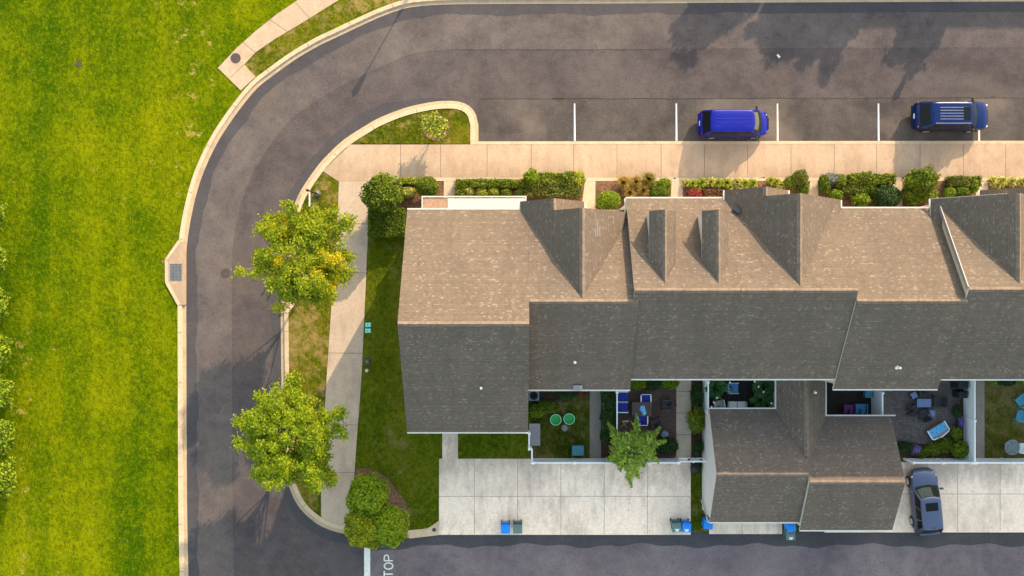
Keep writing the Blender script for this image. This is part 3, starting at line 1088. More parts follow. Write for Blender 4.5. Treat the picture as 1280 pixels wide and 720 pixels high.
m = MB()
m.box(top.x + 0.05, top.x + 0.085, top.y - 1.0, top.y - 0.06, 2.85, 3.08)
m.build('sign_blade', 'sign_white', t)

for px, py, lab in ((461, 406, 'pale green utility box lid in the grass, the upper of the pair'), (461, 413, 'pale green utility box lid in the grass, the lower of the pair')):
    c = gp(px, py)
    t = thing('utility_box', (c.x, c.y, 0.1), lab, 'utility box', 'pale green boxes in the side lawn')
    m = MB()
    m.obox((c.x, c.y, 0.1 + 0.14), (0.42, 0.33, 0.28), None, 0, 0.94)
    m.build('body', 'utility_green', t, bevel=0.03)
    m = MB()
    m.obox((c.x + .02, c.y, 0.395), (0.34, 0.26, 0.03), None, 0, 0.9)
    m.build('lid', 'utility_green_light', t, bevel=0.02)
    m = MB()
    m.box(c.x - 0.07, c.x - 0.01, c.y - 0.03, c.y + 0.03, 0.41, 0.425)
    m.build('latch', 'utility_dark', t)
c = gp(460, 452)
t = thing('utility_box', (c.x, c.y, 0.1), 'low dark green utility box in the side lawn near a white cap', 'utility box')
m = MB()
m.obox((c.x, c.y, 0.2), (0.36, 0.42, 0.2), None, 0, 0.94)
m.build('body', 'utility_dark', t, bevel=0.03)
m = MB()
m.lathe((c.x - .03, c.y + .02, 0.3), [(0.10, 0), (0.10, 0.02), (0.04, 0.03)], 14)
m.build('lid', 'lamp_grey', t, smooth=40)
c = gp(459, 463)
m = MB()
m.lathe((c.x, c.y, 0.1), [(0.11, 0), (0.11, 0.12), (0.09, 0.15), (0.03, 0.17)], 16)
tag(m.build('pipe_cap', 'trim_white', loc=(c.x, c.y, 0.1), smooth=40), 'round white cleanout cap in the grass below the dark box', 'pipe cap')
for px, py, lab in ((568, 229, 'small dark garden hook at the corner of the clipped hedge'), (838, 225, 'small dark garden hook beside the path between two front beds'), (948, 224, 'small dark garden hook at the end of the lime plants')):
    c = gp(px, py)
    t = thing('garden_hook', (c.x, c.y, 0.11), lab, 'garden hook', 'hooks along the front walk')
    m = MB()
    m.tube([(c.x, c.y, 0.11), (c.x, c.y, 0.75), (c.x + .05, c.y + .02, 0.85), (c.x + 0.16, c.y + .03, 0.84), (c.x + 0.18, c.y + .03, 0.76)], 0.016, 6)
    m.build('rod', 'lamp_black', t, smooth=60)
    m = MB()
    m.lathe((c.x + 0.18, c.y + .03, 0.58), [(0.03, 0), (0.055, 0.03), (0.055, 0.13), (0.02, 0.18)], 8)
    m.build('lantern', 'lamp_black', t, smooth=40)
# a small folded white piece on the road
c = gp(972.5, 71)
m = MB()
m.face([(c.x - .1, c.y + .12, 0.03), (c.x + .03, c.y - .10, 0.02), (c.x + .16, c.y - .02, 0.09), (c.x + .03, c.y + .06, 0.14)])
m.face([(c.x - .1, c.y + .12, 0.03), (c.x + .03, c.y + .06, 0.14), (c.x + .02, c.y + .16, 0.04)])
o = m.build('white_piece', 'piece_white', loc=(c.x, c.y, 0.0))
sd = o.modifiers.new('thickness', 'SOLIDIFY')
sd.thickness = 0.006
tag(o, 'small folded white piece on the road between tree shadows', 'paper scrap')

# ------------------------------------------------------------------ houses
SL = 0.70
TH = 0.16
GB = 0.10     # ground level round the houses


def add_window(parent, x, y, z, w, h, facing, mat='trim_white'):
    """frame with a pane; facing is 'n', 's', 'w' or 'e'; (x, y) lies on the wall face"""
    dx, dy = {'n': (0, 1), 's': (0, -1), 'w': (-1, 0), 'e': (1, 0)}[facing]
    m = MB()
    g = MB()
    t = 0.09

    def bx(mb, a0, a1, z0, z1, d0, d1):
        if dx == 0:
            ys = sorted((y + dy * d0, y + dy * d1))
            mb.box(x + a0, x + a1, ys[0], ys[1], z0, z1)
        else:
            xs = sorted((x + dx * d0, x + dx * d1))
            mb.box(xs[0], xs[1], y + a0, y + a1, z0, z1)
    bx(m, -w / 2 - t, w / 2 + t, z + h, z + h + t, 0.002, 0.06)
    bx(m, -w / 2 - t, w / 2 + t, z - t, z, 0.002, 0.09)
    bx(m, -w / 2 - t, -w / 2, z, z + h, 0.002, 0.06)
    bx(m, w / 2, w / 2 + t, z, z + h, 0.002, 0.06)
    bx(m, -w / 2, w / 2, z + h / 2 - 0.03, z + h / 2 + 0.03, 0.012, 0.05)
    f = m.build('window', mat, parent)
    bx(g, -w / 2, w / 2, z, z + h, 0.003, 0.03)
    g.build('pane', 'window_glass', f)


def add_door(parent, x, y, z, facing, mat='door_red', w=0.95, h=2.1):
    dy = 1 if facing == 'n' else -1
    m = MB()
    ys = sorted((y + dy * 0.002, y + dy * 0.07))
    m.box(x - w / 2, x + w / 2, ys[0], ys[1], z, z + h)
    for k in range(2):
        for j in range(2):
            yy = sorted((y + dy * 0.07, y + dy * 0.085))
            m.box(x - w * .38 + k * w * .42, x - w * .38 + k * w * .42 + w * .34, yy[0], yy[1], z + .2 + j * .95, z + .95 + j * .95)
    d = m.build('door', mat, parent)
    m = MB()
    m.wheel((x + w * .38, y + dy * 0.11, z + 1.0), 0.035, 0.07, (0, 1, 0), n=10)
    m.build('handle', 'chrome', d)


def gutter(parent, a, b, back):
    """half-round gutter with joints from a to b; back is the direction of the roof"""
    a, b = Vector(a), Vector(b)
    m = MB()
    d = (b - a).normalized()
    bk = Vector(back)
    o = -bk * 0.048 + Vector((0, 0, -0.055))
    m.bar(a + o, b + o, 0.085, 0.10)
    n = int((b - a).length / 1.25)
    for i in range(1, n):
        p = a + (b - a) * (i / n) + o + Vector((0, 0, 0.056))
        m.obox(p, (0.07, 0.07, 0.02) if abs(d.x) > .5 else (0.07, 0.07, 0.02))
    m.build('gutter', 'trim_white', parent)


def ridge_cap(parent, a, b, sl1, sl2=None):
    """bent shingle caps along a ridge; slope tangents either side"""
    sl2 = sl1 if sl2 is None else sl2
    a, b = Vector(a), Vector(b)
    d = (b - a)
    L = d.length
    d = d / L
    side = Vector((-d.y, d.x, 0))
    n = max(2, int(L / 0.30))
    m = MB()
    for i in range(n):
        p = a + d * (L * i / n)
        q = a + d * (L * (i + 1) / n)
        z0, z1 = 0.020, 0.034
        w = 0.15
        l1 = side * w + Vector((0, 0, -w * sl1))
        l2 = -side * w + Vector((0, 0, -w * sl2))
        up0, up1 = Vector((0, 0, z0)), Vector((0, 0, z1))
        m.face([p + up1, p + l1 + up1, q + l1 + up0, q + up0])
        m.face([q + up0, q + l2 + up0, p + l2 + up1, p + up1])
    m.build('ridge_cap', 'ridge_shingle', parent)


def vent_pipe(parent, px, py, h, mat='pipe_white'):
    p = P(px, py, h)
    m = MB()
    m.lathe((p.x, p.y, h - 0.25), [(0.15, 0.02), (0.10, 0.26), (0.075, 0.30), (0.075, 0.62), (0.06, 0.63)], 12)
    m.build('vent_pipe', mat, parent, smooth=40)


def roof_h_rear(hr, yr, y):
    return hr - SL * (yr - y)


def townhouse(label, x0, x1, yr, hr, yf, yb, sid, name='townhouse', left_over=0.0):
    t = thing(name, ((x0 + x1) / 2, yr, GB), label, 'townhouse', 'townhouses of the row')
    hf = hr - SL * (yf - yr)
    hb = hr - SL * (yr - yb)
    e = 0.003
    m = MB()
    m.slab([(x0 + e, yf, hf), (x1 - e, yf, hf), (x1 - e, yr, hr), (x0 + e, yr, hr)], TH, (1, 0, 0))
    m.slab([(x0 + e - left_over, yb, hb), (x1 - e, yb, hb), (x1 - e, yr, hr), (x0 + e - left_over, yr, hr)], TH, (1, 0, 0))
    m.build('roof', ['roof_shingle', 'trim_white'], t)
    ridge_cap(t, (x0 + 0.02, yr, hr), (x1 - 0.02, yr, hr), SL)
    # walls with gable ends, a hand below the roof
    m = MB()
    a0, a1 = x0 + 0.07, x1 - 0.07
    wf, wb = yf - 0.30, yb + 0.30
    g = TH + 0.012
    prof = [(wb, GB - .1), (wf, GB - .1), (wf, hr - SL * (wf - yr) - g), (yr, hr - g), (wb, hr - SL * (yr - wb) - g)]
    m.face([(a0, y, z) for y, z in prof][::-1])
    m.face([(a1, y, z) for y, z in prof])
    for k in range(5):
        (y0, z0), (y1, z1) = prof[k], prof[(k + 1) % 5]
        m.face([(a0, y0, z0), (a0, y1, z1), (a1, y1, z1), (a1, y0, z0)])
    m.build('wall', sid, t)
    gutter(t, (x0 - left_over, yb, hb - 0.0), (x1, yb, hb - 0.0), (0, 1, 0))
    return t, hf, hb


def gable(parent, xr, hr, s, xw, xe, yback, yfront, sid, nest=None):
    """cross gable towards the street; nest = (xr2, yfront2, on 'w' or 'e') is the smaller gable nested on that side"""
    hw, he = hr - s * (xr - xw), hr - s * (xe - xr)
    m = MB()
    west = [(xr, yfront, hr), (xr, yback, hr), (xw, yback, hw), (xw, yfront, hw)]
    east = [(xr, yfront, hr), (xr, yback, hr), (xe, yback, he), (xe, yfront, he)]
    if nest:
        x2, y2, sd = nest
        if sd == 'w':
            h2 = hr - s * (xr - x2)
            west = [(xr, yfront, hr), (xr, yback, hr), (xw, yback, hw), (xw, y2, hw), (x2, y2, h2), (x2, yfront, h2)]
        else:
            h2 = hr - s * (x2 - xr)
            east = [(xr, yfront, hr), (xr, yback, hr), (xe, yback, he), (xe, y2, he), (x2, y2, h2), (x2, yfront, h2)]
    m.slab(west, TH, (0, 1, 0))
    m.slab(east, TH, (0, 1, 0))
    gut = []
    if nest:
        if sd == 'w':
            xe2 = x2 + (x2 - xw)
            m.slab([(x2, yfront - 0.3, h2), (x2, y2, h2), (xe2, y2, hw), (xe2, yfront - 0.3, hw)], TH, (0, 1, 0))
            gut = [((xw, yfront - .2, hw), (xw, y2, hw), (1, 0, 0)), ((xe2, yfront - .1, hw), (xe2, y2, hw), (-1, 0, 0))]
        else:
            xw2 = x2 - (xe - x2)
            m.slab([(x2, yfront - 0.3, h2), (x2, y2, h2), (xw2, y2, he), (xw2, yfront - 0.3, he)], TH, (0, 1, 0))
            gut = [((xw2, yfront - .1, he), (xw2, y2, he), (1, 0, 0))]
    m.build('gable_roof', ['roof_shingle', 'trim_white'], parent)
    ridge_cap(parent, (xr, yback + 0.02, hr), (xr, yfront - 0.01, hr), s)
    if nest:
        ridge_cap(parent, (x2, yfront + .02, h2), (x2, y2 - .01, h2), s)
    g = TH * math.hypot(1, s) / 1.0 + 0.0

    def gw(m, xc, hc, xa, xb, ya, yb_):
        za, zb = hc - s * (xc - xa) - g, hc - s * (xb - xc) - g
        pr = [(xa, GB - .1), (xb, GB - .1), (xb, zb), (xc, hc - g), (xa, za)]
        m.face([(x, yb_, z) for x, z in pr][::-1])
        for k in range(5):
            (x_0, z0), (x_1, z1) = pr[k], pr[(k + 1) % 5]
            m.face([(x_0, ya, z0), (x_1, ya, z1), (x_1, yb_, z1), (x_0, yb_, z0)])
    m = MB()
    gw(m, xr, hr, xw + 0.28, xe - 0.28, yback + 1.0, yfront - 0.28)
    if nest:
        if sd == 'w':
            gw(m, x2, h2, xw + 0.3, xe2 - 0.3, yfront - .5, y2 - 0.25)
        else:
            gw(m, x2, h2, xw2 + 0.3, xe - 0.3, yfront - .5, y2 - 0.25)
    m.build('gable_wall', sid, parent)
    add_window(parent, xr + (0.6 if nest and nest[2] == 'w' else -0.6), yfront - 0.28, 5.6, 0.9, 1.4, 'n')
    if nest:
        add_window(parent, nest[0], nest[1] - 0.25, 4.2, 1.2, 1.5, 'n')
        add_window(parent, nest[0], nest[1] - 0.25, 1.0, 1.4, 1.6, 'n')
    for a, b, bk in gut:
        gutter(parent, a, b, bk)
    return hw, he


# --- A: the end house with the long shallow-fronted roof and white porch
tA, hfA, hbA = townhouse('end house with the broadest plain roof and a white metal porch roof', -6.40, 0.97, -2.01, 10.757, 4.785, -8.79, 'tan_siding')
gutter(tA, (-6.40, 4.785, hfA), (0.80, 4.785, hfA), (0, -1, 0))
vent_pipe(tA, 601.5, 484.5, 8.0)
for z in (1.1, 4.0):
    add_window(tA, -6.33, 1.5, z, 1.0, 1.5, 'w')
    add_window(tA, -6.33, -5.2, z, 1.0, 1.5, 'w')
    add_window(tA, -4.6, -8.49, z, 1.2, 1.5, 's')
    add_window(tA, -1.4, -8.49, z, 1.2, 1.5, 's')
    add_window(tA, -4.6, 4.485, z, 1.2, 1.5, 'n')
add_window(tA, -2.0, 4.485, 4.0, 1.2, 1.5, 'n')
add_door(tA, -1.6, 4.485, 0.25, 'n')
# porch roof: white frame, seamed white panels and one brown membrane bay
m = MB()
x0, x1, y0, y1, z = -5.74, 0.86, 4.50, 5.90, 2.95
m.box(x0, x1, y1 - 0.06, y1 + 0.02, z - .12, z + 0.06)
m.box(x0 - 0.07, x0, y0, y1 + 0.02, z - .12, z + 0.06)
m.box(x1, x1 + .07, y0, y1 + 0.02, z - .12, z + 0.06)
for i in range(7):
    m.box(x0 + .4 + i * 1.0, x0 + .47 + i * 1.0, y1 - 0.10, y1 - .062, z + 0.0, z + 0.05)
pr = m.build('porch_roof', 'trim_white', tA)
m = MB()
xs = np.linspace(-4.13, x1 - .01, 10)
for i in range(9):
    m.box(xs[i] + .006, xs[i + 1] - .006, y0, y1 - .11, z - .05, z + .02)
    m.box(xs[i] - .012, xs[i] + .005, y0, y1 - .11, z - .05, z + .035)
m.build('metal_panel', 'porch_metal', pr)
m = MB()
m.box(x0 + .02, -4.17, y0, y1 - .11, z - .05, z + .012)
m.build('membrane_bay', 'porch_membrane', pr)
for x in (x0 + .05, -2.6, x1 - .05):
    m = MB()
    m.box(x - .06, x + .06, y1 - .16, y1 - .065, GB, z - .06)
    m.box(x - .085, x + .085, y1 - .185, y1 - .05, GB, GB + .2)
    m.build('porch_post', 'trim_white', tA)

# --- B
tB, hfB, hbB = townhouse('house beside the end house, its street gable over tall mixed hedge', 0.97, 7.20, -0.772, 9.89, 4.785, -6.19, 'white_siding')
gable(tB, 4.01, 9.75, 1.065, 0.49, 7.03, -0.55, 4.57, 'white_siding', (2.45, 5.28, 'w'))
vent_pipe(tB, 718.5, 452.5, 7.3)
m = MB()
p = P(722, 484, 6.3)
m.obox((p.x, p.y, 6.36), (0.62, 0.26, 0.16), None, 0, 0.92)
m.build('box_vent', 'galvanised', tB)
m = MB()
p = P(747, 286, 8.9)
for i, (dx, l) in enumerate(((0, .95), (.14, .62), (-.13, .5))):
    X = p.x + dx
    hz = 9.75 - 1.065 * (X - 4.01)
    m.bar((X, p.y - l / 2 - .1 * i, hz + .012), (X, p.y + l / 2 - .1 * i, hz + .012), 0.09, 0.02)
m.build('shingle_patch', 'flashing_grey', tB)
add_door(tB, 5.9, 4.29, 0.25, 'n')
for z in (1.1, 4.0):
    add_window(tB, 2.4, -5.89, z, 1.2, 1.5, 's')
    add_window(tB, 5.6, -5.89, z, 1.2, 1.5, 's')

# --- C: with two dormers
tC, hfC, hbC = townhouse('house with two slim roof dormers facing the street', 6.92, 12.93, -0.14, 10.2, 5.44, -5.50, 'tan_siding')
gutter(tC, (6.92, 5.44, hfC), (12.8, 5.44, hfC), (0, -1, 0))
gutter(tC, (6.92, 4.6, hfC + .05), (6.92, 5.44, hfC), (1, 0, 0))
vent_pipe(tC, 863.5, 394.5, 8.5)
for px in (831.3, 898.3):
    xr = P(px, 300, 9.9).x
    hd, yd = 9.9, 4.45
    m = MB()
    s = 1.07
    for sg in (-1, 1):
        w = 0.78
        m.slab([(xr, yd, hd), (xr, 0.18, hd), (xr + sg * w, 0.18, hd - s * w), (xr + sg * w, yd, hd - s * w)], 0.10, (0, 1, 0))
    d = m.build('dormer', ['roof_shingle', 'trim_white'], tC)
    m = MB()
    w = 0.64
    zb = hd - s * w - 0.15
    pr = [(xr - w, 6.6), (xr + w, 6.6), (xr + w, zb), (xr, hd - .15), (xr - w, zb)]
    m.face([(x, yd - .16, z) for x, z in pr][::-1])
    for k in range(5):
        (xa, za), (xb, zb_) = pr[k], pr[(k + 1) % 5]
        m.face([(xa, 0.6, za), (xb, 0.6, zb_), (xb, yd - .16, zb_), (xa, yd - .16, za)])
    m.build('dormer_wall', 'grey_siding', d)
    m = MB()
    y = yd - .16
    m.box(xr - .36, xr + .36, y + .002, y + .05, 7.75, 7.85)
    m.box(xr - .36, xr + .36, y + .002, y + .05, 8.75, 8.85)
    m.box(xr - .36, xr - .28, y + .002, y + .05, 7.85, 8.75)
    m.box(xr + .28, xr + .36, y + .002, y + .05, 7.85, 8.75)
    m.build('window_frame', 'trim_white', d)
    m = MB()
    m.box(xr - .28, xr + .28, y + .003, y + .03, 7.85, 8.75)
    m.build('pane', 'window_glass', d)
    ridge = MB()
    n = 14
    for i in range(n):
        ya, yb_ = 0.25 + (yd - .27) * i / n, 0.25 + (yd - .27) * (i + 1) / n
        for sg in (-1, 1):
            ridge.face([(xr, ya, hd + .03), (xr + sg * .12, ya, hd + .03 - .12 * s), (xr + sg * .12, yb_, hd + .016 - .12 * s), (xr, yb_, hd + .016)])
    ridge.build('ridge_cap', 'ridge_shingle', d)
for z in (1.1, 4.0):
    for x in (8.4, 11.4):
        add_window(tC, x, 5.14, z, 1.1, 1.5, 'n')
        add_window(tC, x, -5.2, z, 1.1, 1.5, 's')
add_door(tC, 9.9, 5.14, 0.25, 'n')

# --- C2: street gable
tD, hfD, hbD = townhouse('house with the street gable between the dormered house and the plain-fronted one', 12.93, 19.58, -0.14, 10.2, 5.44, -5.50, 'white_siding')
gable(tD, 16.33, 10.0, 1.065, 12.90, 20.06, 0.05, 5.38, 'white_siding', (14.83, 5.93, 'w'))
vent_pipe(tD, 999.5, 407.5, 8.2)
m = MB()
X = P(923, 261, 7.2).x
Y = P(923, 261, 7.2).y
z = 10.0 - 1.065 * (16.33 - X)
for k in range(1):
    m.obox((X, Y, z + .05), (0.55, 0.42, 0.14), Matrix.Rotation(math.radians(-38), 3, 'Z') @ Matrix.Rotation(math.radians(-30), 3, 'Y'))
m.build('box_vent', 'lamp_black', tD)
add_door(tD, 18.3, 5.1, 0.25, 'n')
for z in (1.1, 4.0):
    add_window(tD, 14.4, -5.2, z, 1.1, 1.5, 's')

# --- D: plain front
tE, hfE, hbE = townhouse('house with a plain unbroken front roof slope behind the leafy bed', 19.58, 25.92, -0.75, 9.9, 4.87, -6.15, 'tan_siding', left_over=0.03)
gutter(tE, (20.05, 4.87, hfE), (25.6, 4.87, hfE), (0, -1, 0))
gutter(tE, (20.06, 4.9, hfE + .03), (20.06, 5.38, hfE + .03), (-1, 0, 0))
vent_pipe(tE, 1122.3, 459.3, 7.2)
add_door(tE, 24.6, 4.57, 0.25, 'n')
for z in (1.1, 4.0):
    for x in (21.4, 23.3):
        add_window(tE, x, 4.57, z, 1.1, 1.5, 'n')
        add_window(tE, x, -5.85, z, 1.1, 1.5, 's')

# --- E: street gable at the frame's edge
tF, hfF, hbF = townhouse('house with a street gable past the plain-fronted one, beyond the white side fence', 25.80, 32.25, -0.09, 10.2, 5.44, -5.52, 'tan_siding')
gable(tF, 28.79, 9.95, 1.065, 25.40, 32.18, 0.10, 5.40, 'white_siding', (30.28, 5.93, 'e'))
gutter(tF, (25.40, 4.95, 6.34), (25.40, 5.40, 6.34), (1, 0, 0))
m = MB()
for i in range(12):
    xa, xb = 25.40 + i * 2.95 / 12, 25.40 + (i + 1) * 2.95 / 12
    m.bar((xa, 5.41, 6.34 + 1.065 * (xa - 25.4) - .10), (xb + .01, 5.41, 6.34 + 1.065 * (xb - 25.4) - .10), 0.03, 0.12)
m.build('verge_trim', 'trim_white', tF)
vent_pipe(tF, 1278.5, 408.5, 8.2)
# white flashing board up the front party wall, shaded lavender put into its colour
m = MB()
m.bar((25.785, 5.42, 10.2 - .7 * 5.51 - .06), (25.785, 0.0, 10.2 - .063 - .06), 0.05, 0.26)
m.build('verge_trim', 'verge_shaded', tF)
for z in (1.1, 4.0):
    for x in (27.6, 30.6):
        add_window(tF, x, -5.22, z, 1.1, 1.5, 's')
# the row goes on past the frame: it shades the yards
for k in range(2):
    dup(tE, (tE.location.x + 12.67 * (k + 1), tE.location.y, GB), label=('plain-fronted house just past the frame, first of the two' if k == 0 else 'plain-fronted house at the far end of the row'))
    dup(tF, (tF.location.x + 12.67 * (k + 1), tF.location.y, GB), label=('gabled house just past the frame, next in the row' if k == 0 else 'gabled house at the far end of the row'))

# --- garages
def garage(label, x0, x1, yr, hr, yf, hf, yb, hb, parent_name='garage'):
    t = thing('garage', ((x0 + x1) / 2, yr, GB), label, 'garage', 'garages on the alley')
    m = MB()
    m.slab([(x0, yf, hf), (x1 - .003, yf, hf), (x1 - .003, yr, hr), (x0, yr, hr)], 0.13, (1, 0, 0))
    m.slab([(x0, yb, hb), (x1 - .003, yb, hb), (x1 - .003, yr, hr), (x0, yr, hr)], 0.13, (1, 0, 0))
    m.build('roof', ['roof_shingle', 'trim_white'], t)
    ridge_cap(t, (x0 + .02, yr, hr), (x1 - .02, yr, hr), 0.62)
    m = MB()
    a0, a1 = x0 + 0.02, x1 - 0.06
    wf, wb = yf - 0.25, yb + 0.25
    sf, sb = (hr - hf) / (yf - yr), (hr - hb) / (yr - yb)
    g = 0.145
    prof = [(wb, GB - .1), (wf, GB - .1), (wf, hf + sf * .25 - g), (yr, hr - g), (wb, hb + sb * .25 - g)]
    m.face([(a0, y, z) for y, z in prof][::-1])
    m.face([(a1, y, z) for y, z in prof])
    for k in range(5):
        (ya, za), (yb_, zb) = prof[k], prof[(k + 1) % 5]
        m.face([(a0, ya, za), (a0, yb_, zb), (a1, yb_, zb), (a1, ya, za)])
    m.build('wall', 'grey_siding', t)
    gutter(t, (x0, yb, hb), (x1, yb, hb), (0, 1, 0))
    m = MB()
    xm = (x0 + x1) / 2
    for i in range(4):
        m.box(xm - 2.2, xm + 2.2, wb - .05, wb - .002, GB + .02 + i * .53, GB + .02 + i * .53 + .52)
    d = m.build('garage_door', 'garage_door_white', t)
    m = MB()
    m.box(xm - .15, xm + .15, wb - .08, wb - .051, GB + .35, GB + .42)
    m.build('handle', 'lamp_black', d)
    return t


gF = garage('garage with the pale siding side wall facing the wide driveway', 12.80, 18.60, -11.65, 4.6, -7.86, 2.45, -15.15, 2.60)
gG = garage('garage beside the parked car, slightly nearer the alley', 18.62, 24.62, -12.15, 4.6, -8.32, 2.45, -15.67, 2.60)
gutter(gF, (12.80, -7.86, 2.45), (17.12, -7.86, 2.45), (0, -1, 0))
gutter(gG, (20.32, -8.32, 2.45), (24.9, -8.32, 2.45), (0, -1, 0))
# low link with its own ridge running back to the house
lt = MB()
xr, hl = 18.60, 4.15
xw, xe, hw, he = 17.14, 20.32, 2.5, 2.5
lt.slab([(xr, -4.9, hl), (xr, -10.75, hl), (xw, -10.75, hw), (xw, -4.9, hw)], 0.12, (0, 1, 0))
lt.slab([(xr, -4.9, hl), (xr, -11.2, hl), (xe, -11.2, he), (xe, -4.9, he)], 0.12, (0, 1, 0))
lk = lt.build('link_roof', ['roof_shingle', 'trim_white'], gF)
m = MB()
m.box(xw + .2, xe - .2, -8.6, -5.3, GB - .05, 2.6)
m.build('link_wall', 'grey_siding', gF)
ridge_cap(gF, (xr, -10.6, hl), (xr, -5.0, hl), 1.1)
gutter(gF, (xw, -5.0, hw), (xw, -7.86, hw), (1, 0, 0))
gutter(gF, (xe, -5.0, he), (xe, -8.32, he), (-1, 0, 0))
vent_pipe(gF, 1017.3, 490, 3.55)
# downspout at the alley corner
m = MB()
m.tube([(12.84, -15.2, 2.62), (12.72, -15.18, 2.45), (12.70, -14.95, 2.2), (12.72, -14.4, 0.9), (12.72, -14.3, 0.3)], 0.05, 8)
m.build('downspout', 'trim_white', gF, smooth=50)

# the neighbour across the street, out of the frame: its roof shades the kerb
hx = thing('house', (40.5, 36.2, 0.1), 'neighbour house across the street whose roof shades the far kerb', 'house')
m = MB()
m.box(27.6, 53, 31.7, 40.7, 0.0, 6.0)
m.build('wall', 'tan_siding', hx)
m = MB()
m.slab([(27.0, 31.2, 5.7), (53.6, 31.2, 5.7), (53.6, 36.2, 9.2), (27.0, 36.2, 9.2)], TH, (1, 0, 0))
m.slab([(27.0, 41.2, 5.7), (53.6, 41.2, 5.7), (53.6, 36.2, 9.2), (27.0, 36.2, 9.2)], TH, (1, 0, 0))
m.build('roof', ['roof_shingle', 'trim_white'], hx)
for x in (29.5, 33, 36.5, 40):
    for z in (1.1, 4.0):
        add_window(hx, x, 31.7, z, 1.1, 1.4, 's')

# ------------------------------------------------------------------ foliage
def unit(n, rng):
    v = rng.normal(size=(n, 3))
    return v / np.linalg.norm(v, axis=1, keepdims=True)


def leaf_arrays(p, d, size, rng, aspect=0.55, rnd=0.8, up=0.35, var=0.35):
    """one folded diamond per point; d is the outward direction"""
    n = len(p)
    nr = d * 0.7 + unit(n, rng) * rnd + np.array([0, 0, up])
    nr /= np.linalg.norm(nr, axis=1, keepdims=True)
    t = np.cross(nr, unit(n, rng))
    t /= np.linalg.norm(t, axis=1, keepdims=True) + 1e-9
    s = np.cross(nr, t)
    L = size * (1 + var * rng.uniform(-1, 1, (n, 1)))
    W = L * aspect
    a = p - t * L * 0.5
    b = p + s * W * 0.5 + nr * W * 0.14
    c = p + t * L * 0.5
    e = p - s * W * 0.5 + nr * W * 0.14
    return np.stack([a, b, c, e], axis=1).reshape(-1, 3)


def blade_arrays(base, tip, width, rng, droop=0.0):
    """long blades in two segments from base to tip"""
    n = len(base)
    d = tip - base
    mid = base + d * 0.55 + np.array([0, 0, 1.0]) * (np.linalg.norm(d, axis=1, keepdims=True) * (0.16 + droop))
    s = np.cross(d, np.array([0, 0, 1.0]))
    s /= np.linalg.norm(s, axis=1, keepdims=True) + 1e-9
    w = width * rng.uniform(0.7, 1.3, (n, 1))
    q1 = np.stack([base - s * w * .4, base + s * w * .4, mid + s * w * .5, mid - s * w * .5], axis=1)
    q2 = np.stack([mid - s * w * .5, mid + s * w * .5, tip + s * w * .08, tip - s * w * .08], axis=1)
    return np.concatenate([q1, q2], axis=1).reshape(-1, 3)


def quads(name, verts, mats, parent=None, loc=None, midx=None, extra=None):
    off = ORG[parent] if parent is not None else Vector(loc)
    v = np.asarray(verts, dtype=np.float32) - np.array(off, dtype=np.float32)
    nq = len(v) // 4
    faces = np.arange(nq * 4, dtype=np.int32)
    me = bpy.data.meshes.new(name)
    me.vertices.add(len(v))
    me.vertices.foreach_set('co', v.ravel())
    me.loops.add(nq * 4)
    me.loops.foreach_set('vertex_index', faces)
    me.polygons.add(nq)
    me.polygons.foreach_set('loop_start', np.arange(0, nq * 4, 4, dtype=np.int32))
    me.update(calc_edges=True)
    for k in ([mats] if isinstance(mats, str) else mats):
        me.materials.append(MAT[k])
    if midx is not None:
        me.polygons.foreach_set('material_index', np.asarray(midx, dtype=np.int32))
    me.validate()
    o = bpy.data.objects.new(name, me)
    COL.objects.link(o)
    ORG[o] = off
    if parent is not None:
        o.parent = parent
    else:
        o.location = off
    return o


def clumpy(n, c, r, rng, clumps=26, lump=0.22, low=-0.25, depth=0.34):
    """points through the outer part of an ellipsoid whose outline swells into clumps"""
    d = unit(n, rng)
    d[:, 2] = np.where(d[:, 2] < low, -d[:, 2], d[:, 2])
    k = unit(clumps, rng)
    amp = rng.uniform(0.3, 1.0, clumps)
    dots = d @ k.T
    sw = (np.exp((dots - 1) * 22) * amp).max(axis=1)
    f = (1 - lump * 0.5) + lump * sw
    dep = 1 - depth * rng.uniform(0, 1, n) ** 1.6
    p = np.array(c) + d * np.array(r) * (f * dep)[:, None]
    return p, d


def core(verts, c, r, nlat=7, nlon=12):
    """low inner body of twigs that keeps the middle from being see-through"""
    out = []
    c, r = np.array(c), np.array(r)

    def pt(i, j):
        a = math.pi * i / nlat
        b = 2 * math.pi * j / nlon
        return c + r * np.array([math.sin(a) * math.cos(b), math.sin(a) * math.sin(b), math.cos(a)])
    for i in range(nlat):
        for j in range(nlon):
            out += [pt(i, j), pt(i + 1, j), pt(i + 1, j + 1), pt(i, j + 1)]
    return np.concatenate([verts, np.array(out)])


